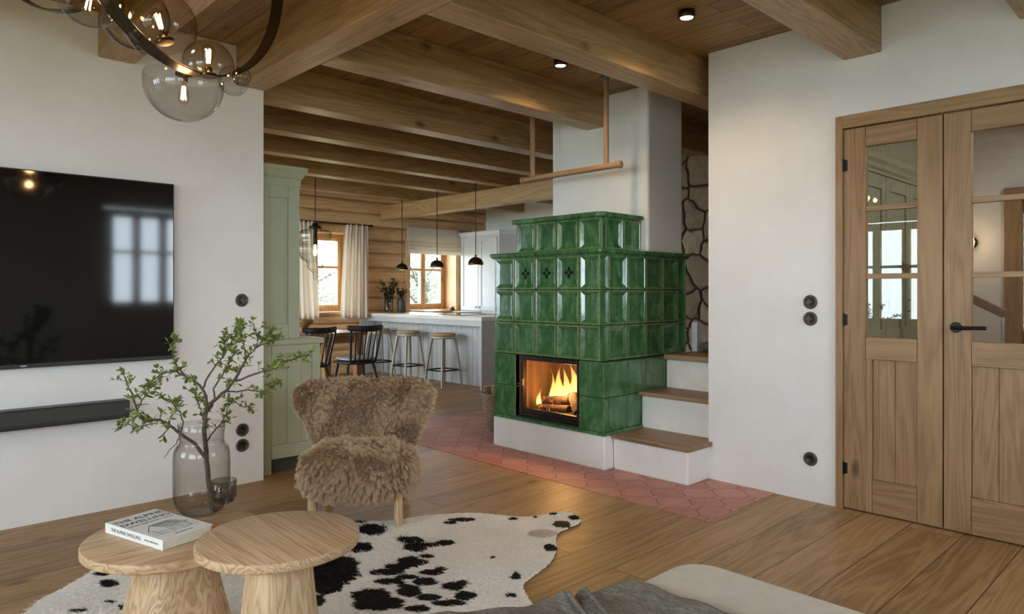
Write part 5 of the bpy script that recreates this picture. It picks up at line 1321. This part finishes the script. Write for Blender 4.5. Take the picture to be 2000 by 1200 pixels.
def globe(px, py, d, rpx, kind, mat, axis=(0, 0, 1), bulb=True, cut=.3, sock=None, bl=1.0, stem=True):
    """blown shell open at one end along -axis*cut (cut in -1..1 of the radius; None = closed)"""
    c = at_depth(px, py, d); r = rpx*d/FPX; A = Vector(axis).normalized(); q = A.to_track_quat('Z', 'Y').to_matrix().to_4x4(); T = Matrix.Translation(c) @ q
    pr = []; N_ = 28; a1 = PI if cut is None else PI/2+math.asin(cut)
    for k in range(N_+1):
        a = a1*k/N_; pr.append((r*math.sin(a), -r*math.cos(a)))
    inn = [] if cut is None else [(max(0, x-.0025), z+.0015) for x, z in pr[::-1]]
    g = MB().lathe(pr, n=56, cap=(False, False)).xf(T).build('glass_globe', mat, ch)
    if bulb:
        s0 = c+A*(r*(.95 if cut is not None and cut > .3 else (math.sin(math.asin(cut)) if cut is not None else .9)))
        s0 = c+A*(r*sock) if sock is not None else s0
        bd = -A
        MB().tube([s0+A*.004, s0+bd*.006, s0+bd*.008, s0+bd*.030], [.030, .030, .014, .013], 20).build('lamp_socket', M['bronze'], g)
        bp_ = [(.0, .0), (.009, .002), (.011, .018), (.018*bl, .040), (.021*bl, .056), (.018*bl, .072), (.009, .082), (0, .085)]
        T2 = Matrix.Translation(s0+bd*.030) @ bd.to_track_quat('Z', 'Y').to_matrix().to_4x4()
        MB().lathe(bp_, n=22, cap=(False, False)).xf(T2).build('bulb', M['clear_amber'], g)
        fl = MB()
        for k in range(4):
            a = PI/2*k; x, y = .0055*math.cos(a), .0055*math.sin(a); fl.tube([(x, y, .016), (x*1.5, y*1.5, .066)], .0018, 6)
        fl.xf(T2).build('filament', M['filament'], g)
        pt = s0+bd*.075; point('globe_glow', tuple(pt), 2.2, (1, .66, .34), .02)
    return g
M['clear_amber'] = glass('amber_bulb_glass', (.98, .90, .78), (.80, .62, .40))
M['filament'] = emit('hot_filament', (1, .58, .22), 60)
globe(359, 164, 2.60, 73, 'bowl', M['smoke'], (.02, 0, 1), cut=.22, sock=.26)
globe(407, 128, 2.50, 48, 'dome', M['amber'], (0, 0, -1), cut=.42, sock=.42, bl=1.1)
globe(456, 158, 2.66, 29, 'ball', M['smoke'], (0, 0, 1), bulb=False, cut=None)
globe(472, 150, 2.60, 18, 'bubble', M['clear'], (0, 0, 1), bulb=False, cut=None)
globe(313, 49, 2.36, 67, 'bowl', M['amber'], (.22, -.15, -.95), cut=.6, sock=.5, bl=1.2)
globe(176, -6, 2.22, 58, 'bowl', M['smoke'], (.2, .1, 1), cut=.5, sock=.55)
globe(264, 34, 2.52, 62, 'bowl', M['clear'], (-.5, .2, 1), bulb=False, cut=.2)
# ------------------------------------------------------------------ ceiling spots
for lab, x, y in (('small round ceiling spotlight nearest the top of the right white wall', 3.304, 2.08), ('small round ceiling spotlight between the two joists in front of the chimney', 3.403, 3.095)):
    t0 = thing('ceiling_spotlight', lab, 'spotlight', (x, y, CZ), 0, 'ceiling spotlights')
    MB().lathe([(0, 0), (.046, 0), (.046, -.034), (.040, -.038), (.036, -.030), (0, -.030)], (x, y, CZ), 36, cap=(False, False)).build('housing', M['bronze'], t0)
    MB().lathe([(0, -.031), (.036, -.031), (.034, -.036), (0, -.038)], (x, y, CZ), 30, cap=(False, False)).build('lens', M['spot_emit'], t0)
    d = bpy.data.lights.new('spot_beam', 'SPOT'); d.energy = 22; d.color = (1, .70, .40); d.spot_size = 2.5; d.spot_blend = .7; d.shadow_soft_size = .03
    o = bpy.data.objects.new('spot_beam', d); COL.objects.link(o); o.location = (x, y, CZ-.045)
# ------------------------------------------------------------------ hall behind the glazed door
hw = thing('hall_wardrobe', 'green panelled built in wardrobe seen through the narrow glazed door', 'wardrobe', (5.2, 1.85, 0))
WX0, WX1, WY = 4.20, 6.15, 1.65
MB().box(WX0, WX1, WY+.02, 1.995, 0, 2.02).build('carcass', M['sage'], hw)
m = MB(); prf = [(0, 0), (.012, .0), (.014, .02), (.030, .03), (.034, .055), (.055, .075), (.06, .11), (0, .11)]
m.prism([(WY+.02-o_, 1.985+z_) for o_, z_ in prf], 'x', WX0, WX1+.05); m.build('cornice', M['sage'], hw)
m = MB(); k_n = 26
for i in range(k_n): a = WX0+(WX1-WX0)/k_n*i; m.box(a+.002, a+(WX1-WX0)/k_n-.002, WY+.04, WY+.06, 2.09, CZ)
m.build('boarded_frieze', M['sage'], hw, .003)
xs = [WX0+.0, 4.62, 5.07, 5.56, 6.06]
for a, b in zip(xs[:-1], xs[1:]):
    a += .004; b -= .004; m = MB(); w_ = .07
    m.box(a, a+w_, WY, WY+.02, .06, 1.975); m.box(b-w_, b, WY, WY+.02, .06, 1.975)
    for z0_, z1_ in ((.06, .15), (.86, .95), (1.885, 1.975)): m.box(a+w_, b-w_, WY, WY+.02, z0_, z1_)
    m.box(a+w_, b-w_, WY+.012, WY+.02, .15, 1.885); d_ = m.build('door', M['sage'], hw, .004)
    MB().tube([(b-.035, WY, 1.06), (b-.035, WY-.03, 1.06), (b-.035, WY-.03, 1.14), (b-.035, WY, 1.14)], .006, 8).build('pull_handle', M['black_metal'], d_)
ra = thing('stair_railing', 'glass stair balustrade with a sloping wooden handrail behind the wide glazed door', 'railing', (5.4, 1.3, 0))
MB().obox((5.40, 1.36, 1.225), (.024, 0, 0), Vector((0, .31, .17)), Vector((0, -.012, .024))).build('handrail', M['rail'], ra, .006)
MB().prism([(1.055, .12), (1.66, .12), (1.66, 1.36), (1.055, 1.015)], 'x', 5.395, 5.405).build('glass_panel', M['pane'], ra)
MB().box(5.39, 5.41, 1.048, 1.058, 0, 1.03).build('edge_post', M['steel'], ra)
sc_ = thing('wall_sconce', 'small lit wall lamp on the hall wall behind the wide glazed door', 'wall lamp', (6.99, 1.60, 1.62))
MB().lathe([(0, 0), (.05, 0), (.05, .012), (0, .014)], n=28, cap=(False, False)).xf(Matrix.Translation((6.998, 1.60, 1.62)) @ Matrix.Rotation(-PI/2, 4, 'Y')).build('back_plate', M['bronze'], sc_)
MB().lathe([(0, -.06), (.035, -.05), (.045, 0), (.035, .05), (0, .06)], (6.92, 1.60, 1.62), 28, cap=(False, False)).build('lamp_shade', emit('sconce_shade', (1, .62, .32), 1.6), sc_)
MB().tube([(6.998, 1.60, 1.62), (6.955, 1.60, 1.62)], .008, 10).build('arm', M['bronze'], sc_)
point('sconce_glow', (6.80, 1.60, 1.62), 1.3, r=.05)
hl = thing('hall_fill_light', 'added flat round glowing disc that brightens the hall behind the doors', 'fill light', (5.5, .95, CZ))  # unseen lamp, added to brighten the dark hall
MB().lathe([(0, 0), (.20, 0), (.20, -.04), (0, -.045)], (5.5, -.1, CZ), 40, cap=(False, False)).build('fill_disc', emit('hall_fill_emit', (1, .9, .78), 2), hl)
point('hall_fill_glow', (5.5, -.1, CZ-.25), 24, (1, .93, .84), .15)  # fill light for the hall, no such lamp in view
# ------------------------------------------------------------------ outside
def tree(label, x, y, h, r, seed, mat):
    rt = random.Random(seed); t0 = thing('garden_tree', label, 'tree', (x, y, -.3), 0, 'trees outside the log wall')
    m = MB(); m.tube([(x, y, -.3), (x+.1, y, h*.35), (x-.05, y+.1, h*.8)], [.14, .10, .03], 10); tips_ = []
    for i in range(9):
        a = rt.uniform(0, 6.28); z0_ = h*rt.uniform(.2, .6); e = Vector((x+r*.8*math.cos(a), y+r*.8*math.sin(a), z0_+rt.uniform(.3, 1.2))); m.tube([(x, y, z0_), tuple((Vector((x, y, z0_))+e)/2+Vector((0, 0, .15))), tuple(e)], [.05, .03, .01], 6)
    m.build('trunk', bpy.data.materials['twig_bark'], t0); lf = MB()
    for i in range(2600):
        a = rt.uniform(0, 6.28); q = rt.random()**.45; zz = rt.uniform(-1, 1); s_ = math.sqrt(max(0, 1-zz*zz))*q
        lump = 1+.25*math.sin(a*5+seed)+.2*math.sin(zz*7)
        p = Vector((x+r*s_*math.cos(a)*lump, y+r*s_*math.sin(a)*lump, h*.55+h*.45*zz*q)); L = rt.uniform(.08, .17)
        d = Vector((rt.gauss(0, 1), rt.gauss(0, 1), rt.gauss(0, 1))).normalized(); e = d.orthogonal().normalized()
        lf.add([p, p+d*L*.5+e*L*.3, p+d*L, p+d*L*.5-e*L*.3], [(0, 1, 2, 3)])
    lf.build('crown', mat, t0, fix=False)
gl = leaf_mat('garden_leaf', (84, 96, 70), (104, 116, 88), (124, 134, 108))
tree('leafy tree outside the left window of the log wall', 7.2, 14.5, 2.1, 1.4, 3, gl)
tree('leafy tree outside the kitchen window right casement', 11.2, 15.2, 2.7, 1.4, 7, gl)
tree('leafy tree outside between the two log wall windows', 8.8, 19.5, 2.4, 1.5, 9, gl)
